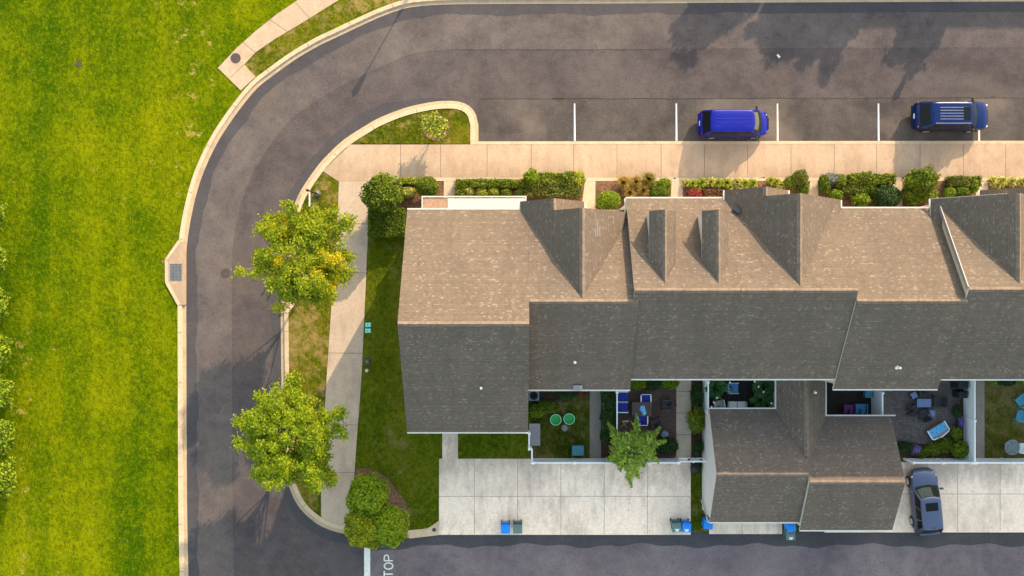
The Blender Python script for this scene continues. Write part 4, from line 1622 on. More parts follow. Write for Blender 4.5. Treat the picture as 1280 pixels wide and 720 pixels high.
def shrub(px, py, h, rx, ry, label, mat, name='shrub', cat='shrub', group=None, size=0.13, dens=1.0, lump=0.22, seed=0, zc=None, stem=True, clumps=26, z0=0.1, rz=None, aspect=0.55, rnd=0.8):
    """rounded bush seen at (px, py); rx, ry in metres, h its height"""
    rng = np.random.default_rng(1000 + seed + int(px) * 7 + int(py))
    zc = h * 0.52 if zc is None else zc
    rz = (h - zc) if rz is None else rz
    p0 = P(px, py, zc)
    t = thing(name, (p0.x, p0.y, z0), label, cat, group)
    area = 2 * math.pi * ((rx * ry + rx * rz + ry * rz) / 3) * 1.3
    n = int(max(120, min(9000, dens * area * 2.6 / (size * size * aspect * 0.5))))
    p, d = clumpy(n, (p0.x, p0.y, zc), (rx, ry, rz), rng, clumps, lump)
    p[:, 2] = np.maximum(p[:, 2], z0 + 0.03)
    v = leaf_arrays(p, d, size, rng, aspect, rnd)
    v = core(v, (p0.x, p0.y, zc), (rx * .66, ry * .66, rz * .66))
    quads('crown', v, mat, t)
    if stem:
        m = MB()
        for k in range(3):
            a = k * 2.1 + px
            m.tube([(p0.x + .05 * math.cos(a), p0.y + .05 * math.sin(a), z0 - .02), (p0.x + rx * .3 * math.cos(a), p0.y + ry * .3 * math.sin(a), zc)], [0.05, 0.02], 6)
        m.build('stem', 'bark', t)
    return t


def hedge(x0, y0, x1, y1, h, label, mat, name='hedge', cat='hedge', group=None, size=0.12, rough=0.10, dens=1.0, z0=0.1, seed=0):
    """box-shaped planting over the pixel rectangle at ground level"""
    rng = np.random.default_rng(500 + int(x0) * 3 + int(y0) + seed)
    a, b = gp(x0, y1), gp(x1, y0)
    w, l = b.x - a.x, b.y - a.y
    c = ((a.x + b.x) / 2, (a.y + b.y) / 2)
    t = thing(name, (*c, z0), label, cat, group)
    hh = h - z0
    area = w * l + 2 * (w + l) * hh
    n = int(min(14000, dens * area * 2.8 / (size * size * 0.275)))
    which = rng.uniform(0, area, n)
    u, s = rng.uniform(0, 1, n), rng.uniform(0, 1, n)
    p = np.zeros((n, 3))
    d = np.zeros((n, 3))
    top = which < w * l
    ns = (which >= w * l) & (which < w * l + 2 * w * hh)
    we = ~(top | ns)
    sg = np.where(rng.uniform(size=n) < .5, -1.0, 1.0)
    p[top] = np.stack([a.x + u[top] * w, a.y + s[top] * l, np.full(top.sum(), h)], 1)
    d[top] = (0, 0, 1)
    p[ns] = np.stack([a.x + u[ns] * w, np.where(sg[ns] > 0, b.y, a.y), z0 + s[ns] * hh], 1)
    d[ns, 1] = sg[ns]
    p[we] = np.stack([np.where(sg[we] > 0, b.x, a.x), a.y + u[we] * l, z0 + s[we] * hh], 1)
    d[we, 0] = sg[we]
    # uneven surface
    k = 40
    ph = rng.uniform(0, 6.28, (6, 3))
    fr = rng.uniform(1.2, 5.0, (6, 3))
    bump = sum(np.sin(p[:, 0] * fr[i, 0] + ph[i, 0]) * np.sin(p[:, 1] * fr[i, 1] + ph[i, 1]) for i in range(6)) / 3
    p += d * (rough * bump[:, None]) - d * (rng.uniform(0, 1, (n, 1)) ** 1.5 * min(0.3, hh * .5)) + rng.normal(size=(n, 3)) * 0.03
    p[:, 2] = np.maximum(p[:, 2], z0 + .03)
    v = leaf_arrays(p, d, size, rng)
    # twiggy inside
    bx0, bx1, by0, by1, zt = a.x + .14, b.x - .14, a.y + .14, b.y - .14, h - max(.12, rough * 1.5)
    q = [[(bx0, by0, zt), (bx1, by0, zt), (bx1, by1, zt), (bx0, by1, zt)], [(bx0, by0, z0), (bx1, by0, z0), (bx1, by0, zt), (bx0, by0, zt)],
         [(bx0, by1, z0), (bx1, by1, z0), (bx1, by1, zt), (bx0, by1, zt)], [(bx0, by0, z0), (bx0, by1, z0), (bx0, by1, zt), (bx0, by0, zt)],
         [(bx1, by0, z0), (bx1, by1, z0), (bx1, by1, zt), (bx1, by0, zt)]]
    v = np.concatenate([v, np.array(q).reshape(-1, 3)])
    quads('foliage', v, mat, t)
    m = MB()
    for i in range(max(2, int(w / 1.2))):
        x = a.x + w * (i + .5) / max(2, int(w / 1.2))
        m.tube([(x, c[1], z0 - .02), (x + .03, c[1], zt - .05)], [0.03, 0.015], 5)
    m.build('stem', 'bark', t)
    return t


def tuft(px, py, h, r, label, mat, name, cat, group=None, n=260, width=0.035, z0=0.11, droop=0.1):
    """arching blades from one root"""
    rng = np.random.default_rng(int(px * 13 + py * 5))
    c = P(px, py, h * .5)
    a = rng.uniform(0, 2 * math.pi, n)
    rr = r * np.sqrt(rng.uniform(0.02, 1, n))
    base = np.stack([c.x + .12 * r * np.cos(a), c.y + .12 * r * np.sin(a), np.full(n, z0)], 1)
    tip = np.stack([c.x + rr * np.cos(a + rng.normal(0, .2, n)), c.y + rr * np.sin(a + rng.normal(0, .2, n)), z0 + h * (1 - .65 * (rr / r) ** 2) * rng.uniform(.6, 1, n)], 1)
    v = blade_arrays(base, tip, width, rng, droop)
    return tag(quads(name, v, mat, loc=(c.x, c.y, z0)), label, cat, group)


def limb_tree(px, py, hc, rx, ry, rz, label, leafmat, barkmat, base_px=None, seed=1, limbs=30, clusters=14, per=26, leaf=0.21, spread=0.42, th=0.16, group=None, gap=1.0, name='tree', cat='tree', z0=0.1, fill=0):
    """street tree: tapered trunk, limbs, and leaf clusters at the ends of twigs with gaps between"""
    rng = np.random.default_rng(seed)
    c = np.array(P(px, py, hc))
    b = np.array(P(*base_px, 0)) if base_px else np.array([c[0], c[1], 0])
    b[2] = z0
    t = thing(name, tuple(b), label, cat, group)
    m = MB()
    fork = b + (c - b) * 0.30
    top = np.array([c[0], c[1], hc + rz * 0.55])
    m.tube([tuple(b - (0, 0, .05)), tuple(b + (0, 0, .25)), tuple(fork), tuple(c), tuple(top)], [th * 1.35, th, th * .85, th * .5, th * .12], 10)
    m.build('trunk', barkmat, t, smooth=60)
    m = MB()
    pts, dirs = [], []
    for i in range(limbs):
        f = rng.uniform(0.12, 0.92)
        s = fork + (top - fork) * f
        az = i * 2.39996 + rng.normal(0, .25)
        el = rng.uniform(-0.25, 0.95) * (0.5 + .6 * f)
        dr = np.array([math.cos(az) * math.cos(el), math.sin(az) * math.cos(el), math.sin(el)])
        reach = (rng.uniform(1.02, 1.24) if i % 3 == 0 else rng.uniform(0.55, 0.98)) * (1.0 if f < .7 else .75)
        e = c + dr * np.array([rx, ry, rz]) * reach
        e[2] = max(e[2], z0 + 1.6)
        mid = (s + e) / 2 + np.array([0, 0, .25]) + rng.normal(0, .14, 3)
        m.tube([tuple(s), tuple(mid), tuple(e)], [th * .36, th * .22, th * .07], 6)
        for k in range(clusters):
            u = rng.uniform(0.30, 1.0) ** 0.62
            q = (1 - u) ** 2 * s + 2 * u * (1 - u) * mid + u * u * e
            tw = unit(1, rng)[0] * np.array([1, 1, .55]) * rng.uniform(.15, spread * 1.7)
            q2 = q + tw
            if k % 2 == 0:
                m.tube([tuple(q), tuple(q2)], [th * .07, th * .03], 4, cap=False)
            if rng.uniform() > gap:
                continue
            nn = int(per * rng.uniform(.5, 1.4))
            pp = q2 + rng.normal(size=(nn, 3)) * np.array([spread, spread, spread * .55]) * 0.55
            pts.append(pp)
            dirs.append((pp - q2) * 0.5 + np.array([0, 0, .5]))
    m.build('limb', barkmat, t, smooth=60)
    if fill:
        for q, dq in zip(*clumpy(fill, c, (rx * .86, ry * .86, rz * .95), rng, 20, .35, -.1, .5)):
            nn = int(per * rng.uniform(.5, 1.3))
            pts.append(q + rng.normal(size=(nn, 3)) * np.array([spread, spread, spread * .5]) * .5)
            dirs.append(np.tile(np.array([[0, 0, .6]]), (nn, 1)) + rng.normal(size=(nn, 3)) * .2)
    p = np.concatenate(pts)
    d = np.concatenate(dirs)
    quads('crown', leaf_arrays(p, d, leaf, rng, 0.66, .55, .9), leafmat, t)
    return t


# --- the two street trees on the verge
limb_tree(378, 322, 4.9, 3.5, 3.4, 2.3, 'yellowing street tree on the verge beside the kerb drain, thin crown', 'maple_leaf', 'pale_bark', (399, 334), 41, 42, 19, 60, 0.14, 0.29, .12, group='street trees on the verge', gap=.9, fill=70)
limb_tree(363, 543, 4.9, 3.35, 3.45, 2.3, 'full green street tree on the verge above the three round trees', 'maple_leaf_green', 'pale_bark', (383, 528), 52, 42, 19, 64, 0.14, 0.29, .12, group='street trees on the verge', gap=.95, fill=110)

# --- three round trees at the corner with the STOP line
for i, (px, py, r, mat, lab, sz) in enumerate(((460.5, 619, 1.47, 'round_tree_leaf', 'uppermost of three dense round trees crowding the corner bed', 0.17),
                                               (457, 659, 1.42, 'round_tree_yellow_leaf', 'yellowest of three dense round trees, over the white stop line', 0.17),
                                               (486.5, 655, 1.40, 'round_tree_leaf', 'dense round tree nearest the mulch edge of the corner bed', 0.17))):
    shrub(px, py, 3.9, r, r, lab, mat, 'round_tree', 'tree', 'round trees in the corner bed', sz, 1.0, 0.26, 60 + i, 2.35, True, 40)

# --- the shrubs off the end house
shrub(478, 242.5, 3.5, 1.38, 1.30, 'big round shrub beside the side pavement, overhanging the front walk', 'shrub_leaf', 'shrub', 'shrub', None, 0.20, 0.9, 0.30, 3, 2.1, True, 46)
shrub(534.5, 234, 2.0, 0.75, 0.72, 'clipped round shrub at the front walk by the white porch', 'shrub_leaf', 'shrub', 'shrub', None, 0.13, 1.0, 0.10, 4, 1.1)
hedge(463, 262, 508, 296, 1.15, 'dark clipped hedge block behind the big round shrub', 'shrub_leaf', size=.13, rough=.08)
hedge(500, 223.5, 527, 231, 0.75, 'low yellow-green hedge strip along the front walk between two round shrubs', 'lime_leaf', size=.11, rough=.05)
shrub(511, 240, 0.9, 0.60, 0.42, 'small variegated yellow shrub tucked between two round shrubs', 'pale_lime_leaf', 'shrub', 'shrub', None, 0.11, 0.7, 0.3, 5)
shrub(500, 244, 0.9, 0.35, 0.5, 'small dark olive shrub squeezed against the big round shrub', 'hedge_leaf', 'shrub', 'shrub', None, 0.11, 0.8, 0.2, 6)

# --- bed before the white porch
hedge(570.5, 225.5, 657, 235, 0.80, 'long clipped hedge along the walk before the white porch', 'hedge_leaf', size=.11, rough=.06)
hedge(570.5, 235, 582, 247, 0.75, 'short return of the clipped hedge at the porch path', 'hedge_leaf', size=.11, rough=.06)
for i, (px, py, r, mat, lab) in enumerate(((586.5, 239, .38, 'pale_lime_leaf', 'pale variegated shrub next to the hedge return'), (602, 240.5, .45, 'lime_leaf', 'clipped lime ball before the middle of the white porch'),
                                           (617, 239.5, .42, 'lime_leaf', 'loose lime shrub between two clipped balls'), (632.5, 241, .42, 'hedge_leaf', 'clipped olive ball with a flat top by the porch'),
                                           (650.5, 241, .44, 'hedge_leaf', 'clipped olive ball at the end of the white porch'))):
    shrub(px, py, .8, r, r * .9, lab, mat, 'shrub', 'shrub', 'small shrubs before the porch', .10, .9, .15, 10 + i)
hedge(656, 227, 724, 247, 0.95, 'loose mixed green planting under the first street gable', 'mixed_leaf', size=.14, rough=.16, seed=3)
hedge(672, 218, 728, 229, 0.9, 'ragged lime fringe of planting spilling over the front walk', 'hedge_leaf', size=.14, rough=.18, seed=5)
shrub(664, 222, 1.5, .55, .60, 'upright bright green bush rising over the mixed planting', 'bright_shrub_leaf', 'shrub', 'shrub', None, .15, .8, .35, 7)
shrub(722, 224, 1.2, .50, .75, 'pale feathery bush at the path corner of the mixed planting', 'lime_leaf', 'shrub', 'shrub', None, .13, .6, .4, 8)

# --- bed with ornamental grasses
shrub(760.5, 251, 1.3, .85, .68, 'deep green clipped ball in mulch beside the gutter corner', 'bright_shrub_leaf', 'shrub', 'shrub', None, .11, 1.0, .06, 9)
for px, py, r, mat, lab in ((779, 228.5, .62, 'gold_blade', 'golden grass clump at the open end of the mulch bed'), (787, 241, .58, 'gold_blade', 'golden grass clump set back in the mulch bed'),
                            (795, 227.5, .58, 'gold_blade', 'golden grass clump between a golden and an olive one along the walk'), (804, 238, .55, 'gold_blade', 'straw grass clump by the mulch gap'), (811, 224.5, .62, 'olive_blade', 'olive grass clump leaning over the front walk')):
    tuft(px, py, .95, r, lab, mat, 'ornamental_grass', 'grass clump', 'golden grasses in the mulch bed', 340, .032)
shrub(830, 230, .8, .50, .45, 'light green shrub at the path end of the golden grass bed', 'bright_shrub_leaf', 'shrub', 'shrub', None, .12, .8, .25, 11)
shrub(826, 241, 1.0, .70, .50, 'bushy green shrub against the gutter, end of the grass bed', 'shrub_leaf', 'shrub', 'shrub', None, .12, .9, .25, 12)
shrub(816, 233, .6, .30, .30, 'low olive shrub between grasses and green shrub', 'hedge_leaf', 'shrub', 'shrub', None, .10, .7, .3, 13)

# --- lime and red bed
for k, (px, py, r) in enumerate(((858, 229, .36), (866, 230, .40), (877, 228, .42), (888, 228, .46), (897, 229, .42), (908, 229, .48), (921, 228, .42), (931, 230, .44), (941, 229, .40), (925, 233.5, .34), (912, 234.5, .34), (872, 234, .34))):
    lab = ('lime strappy plant at the path end of the lime row', 'lime strappy plant second along from the path end', 'lime strappy plant third along behind the red shrub', 'broad lime plant before the first dormer',
           'lime plant between two broader lime plants', 'broadest lime plant in the middle of the row', 'spiky lime plant standing past the middle', 'lime plant two from the dark hook', 'last lime plant beside the dark hook',
           'small lime plant tucked behind the spiky one', 'small lime plant tucked behind the broadest', 'small lime plant touching the red shrub')[k]
    tuft(px, py, .55, r, lab, 'lime_leaf' if k % 3 else 'pale_lime_leaf', 'lime_plant', 'plant', 'lime plants along the front walk', 120, .075, droop=.2)
shrub(867.5, 243, .8, .62, .42, 'crimson shrub under the front gutter', 'red_leaf', 'shrub', 'shrub', None, .12, .9, .25, 14)
hedge(878, 238, 906, 248, .60, 'low russet hedge beside the crimson shrub', 'russet_leaf', size=.11, rough=.07)

# --- bed of the second gable house
for k, (px, py, r, lab) in enumerate(((962.5, 226.5, .36, 'lime plant at the end of the short mixed bed'), (970, 227.5, .34, 'lime plant beside the mulch gap of the short bed'), (976, 231, .40, 'pale mound of lime leaves set back in the short bed'))):
    tuft(px, py, .55, r, lab, 'lime_leaf' if k < 2 else 'pale_lime_leaf', 'lime_plant', 'plant', 'lime plants of the short bed', 120, .07, droop=.2)
shrub(1000, 222.5, 1.3, .62, .62, 'bushy shrub with dotted white flowers leaning over the walk', 'mixed_leaf', 'shrub', 'shrub', None, .13, .8, .3, 15)
shrub(989, 228, .9, .55, .45, 'olive shrub in the middle of the short bed', 'hedge_leaf', 'shrub', 'shrub', None, .12, .8, .3, 16)
shrub(1003, 235, .9, .45, .55, 'narrow green shrub at the back of the short bed', 'shrub_leaf', 'shrub', 'shrub', None, .12, .8, .3, 17)

# --- bed of the plain-fronted house
shrub(1030.5, 230, .9, .50, .70, 'dark upright shrub at the path corner of the wild bed', 'shrub_leaf', 'shrub', 'shrub', None, .13, .9, .3, 18)
shrub(1040, 223.5, .9, .55, .45, 'silver-grey leafed shrub along the front walk', 'silver_leaf', 'shrub', 'shrub', None, .12, .7, .35, 19)
shrub(1050, 226, .9, .5, .5, 'yellow-green shrub behind the silver one', 'hedge_leaf', 'shrub', 'shrub', None, .12, .8, .3, 20)
hedge(1058, 219.5, 1113, 231, .95, 'long lime-topped planting along the walk of the wild bed', 'hedge_leaf', size=.14, rough=.16, seed=9)
shrub(1066, 236, .95, .75, .62, 'bronze-leafed shrub in the heart of the wild bed', 'mixed_leaf', 'shrub', 'shrub', None, .13, .8, .35, 21)
shrub(1085, 236, .9, .8, .6, 'mid green loose shrub behind the lime planting', 'hedge_leaf', 'shrub', 'shrub', None, .13, .8, .3, 22)
shrub(1045, 243, .8, .55, .4, 'fresh green low shrub by the gutter step', 'bright_shrub_leaf', 'shrub', 'shrub', None, .12, .8, .3, 23)
shrub(1076, 249.5, 1.1, .68, .55, 'bright green broad-leafed shrub touching the gutter', 'bright_shrub_leaf', 'shrub', 'shrub', None, .18, .8, .35, 24)
shrub(1108.5, 246.5, 1.6, .95, .85, 'dark glossy round shrub at the path end of the wild bed', 'dark_shrub_leaf', 'shrub', 'shrub', None, .14, 1.0, .12, 25)

# --- bed before the last house
shrub(1151, 227, 2.2, 1.25, 1.05, 'large feathery green shrub leaning over the walk', 'shrub_leaf', 'shrub', 'shrub', None, .17, .9, .42, 26, 1.2, True, 18)
shrub(1139, 243, 1.6, .75, .75, 'dark lower shoulder bush under the large feathery shrub', 'shrub_leaf', 'shrub', 'shrub', None, .15, .9, .35, 27)
shrub(1159, 245, 1.2, .75, .50, 'olive bush between the feathery shrub and the gutter', 'hedge_leaf', 'shrub', 'shrub', None, .13, .8, .3, 28)
hedge(1180, 222, 1220, 234, .75, 'low bronze-green hedge along the walk past the feathery shrub', 'mixed_leaf', size=.12, rough=.10, seed=4)
shrub(1186.5, 240.5, .85, .42, .38, 'small green ball beside the broad one under the gutter', 'bright_shrub_leaf', 'shrub', 'shrub', None, .11, .9, .12, 29)
shrub(1202, 240, .85, .62, .40, 'broad low green mound under the gutter', 'shrub_leaf', 'shrub', 'shrub', None, .11, .9, .15, 30)
shrub(1217, 231, .85, .32, .6, 'light green bush at the path corner of the bronze hedge', 'bright_shrub_leaf', 'shrub', 'shrub', None, .11, .8, .2, 31)
for k, (px, py, r, lab) in enumerate(((1240, 226, .42, 'pale lime plant nearest the path of the last bed'), (1252, 227, .46, 'pale lime plant second in the last bed'), (1264, 227, .44, 'pale lime plant third in the last bed'), (1277, 227.5, .44, 'pale lime plant cut by the frame'), (1246, 231.5, .36, 'low pale lime plant at the gutter of the last bed'))):
    tuft(px, py, .55, r, lab, 'pale_lime_leaf', 'lime_plant', 'plant', 'pale lime plants of the last bed', 130, .075, droop=.2)

# --- sapling on the traffic island
limb_tree(546, 159.5, 1.15, .72, .78, .6, 'small lime-leafed sapling in a mulch ring on the traffic island', 'lime_leaf', 'bark', (546, 160), 77, 16, 8, 13, .15, .18, .05, name='sapling', cat='sapling')

# --- row of rounded trees along the field's edge
ys = (268, 324, 380, 437, 490, 545, 597)
rs = (22, 24, 25, 24, 24, 25, 26)
cx = (-14, -14, -12, -10, -5, -3, -2)
hh = ('northernmost leafy bush of the row at the field edge', 'second leafy bush down the row at the field edge', 'third leafy bush down the row at the field edge', 'fourth leafy bush down the row at the field edge',
      'fifth leafy bush down the row, above the bare soil patch', 'sixth leafy bush, beside a bare soil patch in the field', 'southernmost leafy bush of the row at the field edge')
for i in range(7):
    shrub(cx[i], ys[i], 2.5, rs[i] * .0525, rs[i] * .054, hh[i], 'bright_shrub_leaf', 'field_bush', 'bush', 'bushes along the edge of the field', .22, .8, .35, 80 + i, 1.3, True, 30)

# --- trees across the street, out of the frame, whose shadows fall on the road
for i, (sx, sy, h, r, lab) in enumerate(((828, 96, 6.6, 1.3, 'slim tree across the street casting the westmost road shadow'), (932, 110, 7.4, 2.1, 'widest tree across the street, north of the road'),
                                         (984, 106, 6.6, 1.9, 'tree across the street between a wide and a thin one'), (1106, 108, 6.2, 1.2, 'thin tree across the street near the neighbour house'),
                                         (878, 55, 6.2, 1.3, 'short tree across the street behind the slim one'))):
    s = gp(sx, sy + 14)
    bx, by = s.x + 1.149 * h, s.y + 2.031 * h
    hc = h * .56
    k = 1147 / (62 - hc)
    limb_tree(640 + bx * k, 360 - by * k, hc, r, r, h * .40, lab, 'maple_leaf_green', 'bark', (640 + bx / G, 360 - by / G), 90 + i, 34, 14, 30, .26, .28, .12, group='trees across the street')


# --- back yards
shrub(684, 508, 1.1, .95, .48, 'feathery green shrub near the house wall in the small lawn yard', 'shrub_leaf', 'shrub', 'shrub', None, .14, .8, .35, 41)
shrub(671, 514, 1.0, .5, .5, 'pale green shrub beside the grey storage box', 'bright_shrub_leaf', 'shrub', 'shrub', None, .13, .7, .3, 42)
shrub(708, 493, 1.0, .85, .35, 'dark shrub under the eaves above the green saucers', 'dark_shrub_leaf', 'shrub', 'shrub', None, .13, .8, .3, 43)
shrub(728, 493, .8, .42, .30, 'orange-tinged plant under the eaves by the yard path', 'russet_leaf', 'shrub', 'shrub', None, .12, .6, .3, 44)
hedge(751.5, 486, 766, 549, 1.35, 'dark white-flowering hedge between yard path and white fence', 'dark_shrub_leaf', size=.14, rough=.14)
shrub(798, 479.5, .95, .62, .42, 'bright clipped shrub on the brown patio under the eaves corner', 'bright_shrub_leaf', 'shrub', 'shrub', None, .12, .9, .15, 45)
shrub(815, 480, .9, .75, .42, 'dark shrub in the middle of the three under the patio eaves', 'dark_shrub_leaf', 'shrub', 'shrub', None, .12, .9, .2, 46)
shrub(837, 479, .95, .65, .40, 'bright clipped shrub where patio eaves meet the yard path', 'bright_shrub_leaf', 'shrub', 'shrub', None, .12, .9, .15, 47)
shrub(832, 557, 1.1, .95, .62, 'dark green bush at the patio corner by the gate', 'dark_shrub_leaf', 'shrub', 'shrub', None, .14, .9, .25, 48)
shrub(870.5, 525, 1.4, .62, .95, 'tall green bush between yard path and garage wall', 'hedge_leaf', 'shrub', 'shrub', None, .14, .8, .3, 49)
shrub(870.5, 495, 1.0, .42, .9, 'dark narrow bush by the courtyard fence', 'dark_shrub_leaf', 'shrub', 'shrub', None, .14, .8, .25, 50)
shrub(872, 559, 1.1, .42, .6, 'dark spiky plant near the white gate', 'dark_shrub_leaf', 'shrub', 'shrub', None, .16, .6, .4, 51)

# arching small tree over the fence
def arching_tree(px, py, label, seed):
    rng = np.random.default_rng(seed)
    b = P(px, py, 0)
    t = thing('arching_tree', (b.x, b.y, 0.11), label, 'tree')
    m = MB()
    ht = 2.2
    m.tube([(b.x, b.y, 0.05), (b.x + .05, b.y, 1.1), (b.x, b.y, ht)], [.10, .08, .06], 8)
    m.build('trunk', 'bark', t, smooth=60)
    m = MB()
    V = []
    for i in range(44):
        az = i * 2.39996 + rng.normal(0, .4)
        R_ = rng.uniform(1.3, 2.5) if i % 2 else rng.uniform(.8, 1.7)
        up = rng.uniform(.35, 1.25)
        s = np.array([b.x, b.y, ht - rng.uniform(0, .5)])
        e = s + np.array([math.cos(az) * R_, math.sin(az) * R_, up * .25 - .25])
        mid = (s + e) / 2 + np.array([-math.sin(az), math.cos(az), 0]) * rng.normal(0, .28) + np.array([0, 0, up])
        pts = [tuple((1 - u) ** 2 * s + 2 * u * (1 - u) * mid + u * u * e) for u in np.linspace(0, 1, 6)]
        m.tube(pts, [.03, .025, .02, .016, .012, .006], 5, cap=False)
        dr = np.array([math.cos(az), math.sin(az), 0])
        sd = np.array([-dr[1], dr[0], 0])
        nl = 26
        u = np.linspace(.25, 1, nl)[:, None]
        ax = (1 - u) ** 2 * s + 2 * u * (1 - u) * mid + u * u * e
        for sg in (-1, 1):
            for rep in range(2):
                ln = (.40 + .12 * rng.uniform(-1, 1, (nl, 1))) * np.clip(1.25 * (1.06 - u), .12, 1) ** .7
                tip = ax + (dr * .62 + sg * sd * .7 + rng.normal(0, .32, (nl, 3))) * ln + np.array([0, 0, -.10])
                V.append(blade_arrays(ax + rng.normal(0, .03, (nl, 3)), tip, .085, rng, -.05))
        lit = ax[:16] + rng.normal(0, .17, (16, 3))
        V.append(leaf_arrays(lit, np.tile(np.array([[0, 0, 1.0]]), (16, 1)), .22, rng, .45, .5, .6))
    m.build('limb', 'bark', t, smooth=60)
    quads('crown', np.concatenate(V), 'sumac_leaf', t)


arching_tree(784, 556, 'arching bright green small tree spreading over the white back fence', 5)

# courtyard palms and the grey patio's borders
def palm(px, py, h, r, n, label, group):
    rng = np.random.default_rng(int(px * 3 + py))
    c = P(px, py, h * .5)
    t = thing('potted_palm', (c.x, c.y, .114), label, 'potted plant', group)
    m = MB()
    m.lathe((c.x, c.y, .114), [(.14, 0), (.19, .32), (.20, .34), (.17, .34)], 14)
    m.build('pot', 'dark_brown', t, smooth=40)
    V = []
    for i in range(n):
        az = i * 2.39996
        rr = r * rng.uniform(.7, 1.1)
        s = np.array([c.x, c.y, .44])
        e = s + np.array([math.cos(az) * rr, math.sin(az) * rr, h * rng.uniform(.35, .7)])
        mid = (s + e) / 2 + np.array([0, 0, h * .55])
        u = np.linspace(.15, 1, 20)[:, None]
        ax = (1 - u) ** 2 * s + 2 * u * (1 - u) * mid + u * u * e
        dr = np.array([math.cos(az), math.sin(az), 0])
        sd = np.array([-dr[1], dr[0], 0])
        for sg in (-1, 1):
            tip = ax + (dr * .5 + sg * sd * .8) * (.30 * np.sin(np.clip(u * 2.6, .2, math.pi))) + np.array([0, 0, -.06])
            V.append(blade_arrays(ax, tip, .05, rng, 0))
    quads('frond', np.concatenate(V), 'palm_leaf', t)


palm(893, 484, 1.9, .75, 9, 'palm in a pot by the white courtyard fence', 'courtyard palms')
palm(953, 484, 1.7, .95, 10, 'broad palm in the dark courtyard corner under the house eaves', 'courtyard palms')
palm(950, 497, 1.5, .8, 8, 'smaller palm beside the link roof in the dark courtyard', 'courtyard palms')
shrub(1131, 560, .8, .70, .45, 'dark purple-flowering plant beside the garage roof on the grey patio', 'dark_shrub_leaf', 'shrub', 'shrub', None, .13, .9, .3, 61)
shrub(1144, 562, .75, .55, .42, 'low violet-flowered plant in the grey patio border', 'violet_flower', 'shrub', 'shrub', None, .09, .35, .4, 62)
shrub(1152, 565, .7, .65, .4, 'small leafy border plant against the back fence', 'shrub_leaf', 'shrub', 'shrub', None, .13, .8, .3, 63)
shrub(1166, 562, .8, .62, .45, 'mid green border plant in the patio corner row', 'hedge_leaf', 'shrub', 'shrub', None, .13, .8, .3, 64)
shrub(1180, 557, .9, .72, .60, 'leafy green bush along the curved patio border', 'shrub_leaf', 'shrub', 'shrub', None, .14, .8, .3, 65)
shrub(1199.5, 562, 1.1, .65, .60, 'bright green bush in the corner of the white fences', 'bright_shrub_leaf', 'shrub', 'shrub', None, .15, .8, .3, 66)
shrub(1195, 541, 1.0, .42, .5, 'yellow-green strappy bush beside the white side fence', 'hedge_leaf', 'shrub', 'shrub', None, .14, .7, .35, 67)
shrub(1196, 514, .8, .30, .5, 'dark potted bush halfway along the white side fence', 'dark_shrub_leaf', 'shrub', 'shrub', None, .12, .8, .3, 68)
shrub(1200, 528, .8, .2, .42, 'violet-flowered plant against the white side fence', 'violet_flower', 'shrub', 'shrub', None, .10, .5, .3, 69)
shrub(1240, 474.5, .8, .5, .35, 'pale green shrub under the eaves of the brownish lawn', 'bright_shrub_leaf', 'shrub', 'shrub', None, .12, .7, .3, 70)
shrub(1257, 476, .9, .65, .42, 'dark shrub between two pale ones under the last eaves', 'dark_shrub_leaf', 'shrub', 'shrub', None, .12, .8, .3, 71)
shrub(1273.5, 474.5, .8, .5, .35, 'pale green shrub above the turquoise chairs', 'bright_shrub_leaf', 'shrub', 'shrub', None, .12, .7, .3, 72)

# ------------------------------------------------------------------ fences
def fence(pts, label, h=1.5, group=None, gate=None):
    """white vinyl privacy fence through ground pixels pts"""
    w = [gp(*p) for p in pts]
    t = thing('vinyl_fence', (w[0].x, w[0].y, GB), label, 'fence', group)
    posts = []
    for a, b in zip(w, w[1:]):
        L = (b - a).length
        n = max(1, round(L / 2.3))
        d = (b - a) / L
        for i in range(n):
            p, q = a + d * (L * i / n), a + d * (L * (i + 1) / n)
            panel = MB()
            panel.bar((p.x, p.y, GB + h * .47), (q.x, q.y, GB + h * .47), 0.035, h * .88)
            k = max(2, int((q - p).length / .18))
            for j in range(1, k):
                r = p + (q - p) * (j / k)
                panel.bar((r.x, r.y, GB + .1), (r.x, r.y, GB + h * .9), 0.05, 0.012)
            panel.build('panel', 'vinyl_white', t)
            for zz, hh in ((h - .05, .10), (.1, .12)):
                m = MB()
                m.bar((p.x, p.y, GB + zz), (q.x, q.y, GB + zz), 0.07, hh)
                m.build('rail', 'vinyl_white', t)
            posts.append(p)
        posts.append(b)
    seen = []
    for p in posts:
        if any((p - s).length < .3 for s in seen):
            continue
        seen.append(p)
        m = MB()
        m.box(p.x - .065, p.x + .065, p.y - .065, p.y + .065, 0.08, GB + h + .03)
        po = m.build('post', 'vinyl_white', t)
        m = MB()
        m.obox((p.x, p.y, GB + h + .07), (.17, .17, .08), None, 0, .35)
        m.build('cap', 'vinyl_white', po)
    return t


fence([(661, 537), (661, 556), (664.5, 556), (664.5, 573)], 'short stepped white fence beside the grey storage box', 1.5)
fence([(666, 573), (766, 573)], 'white fence between the small lawn yard and the wide driveway', 1.5)
fence([(768, 487), (768, 546)], 'white fence between the hedge and the brown patio', 1.5)
fence([(770, 573), (843, 573)], 'white fence behind the arching tree', 1.5)
fence([(878.3, 474), (878.3, 511)], 'pale fence screening the dark palm courtyard from the path', 1.7)
fence([(1088.5, 487), (1088.5, 521)], 'white fence dividing the plum chair court from the grey patio', 1.9)
fence([(1203.5, 470), (1203.5, 573)], 'long white fence between the grey patio and the brownish lawn', 1.55)
fence([(1129, 573), (1201, 573)], 'white fence behind the grey patio, next to the parked car', 1.5)
fence([(1206, 573), (1340, 573)], 'white fence behind the brownish lawn with the glass table', 1.5)
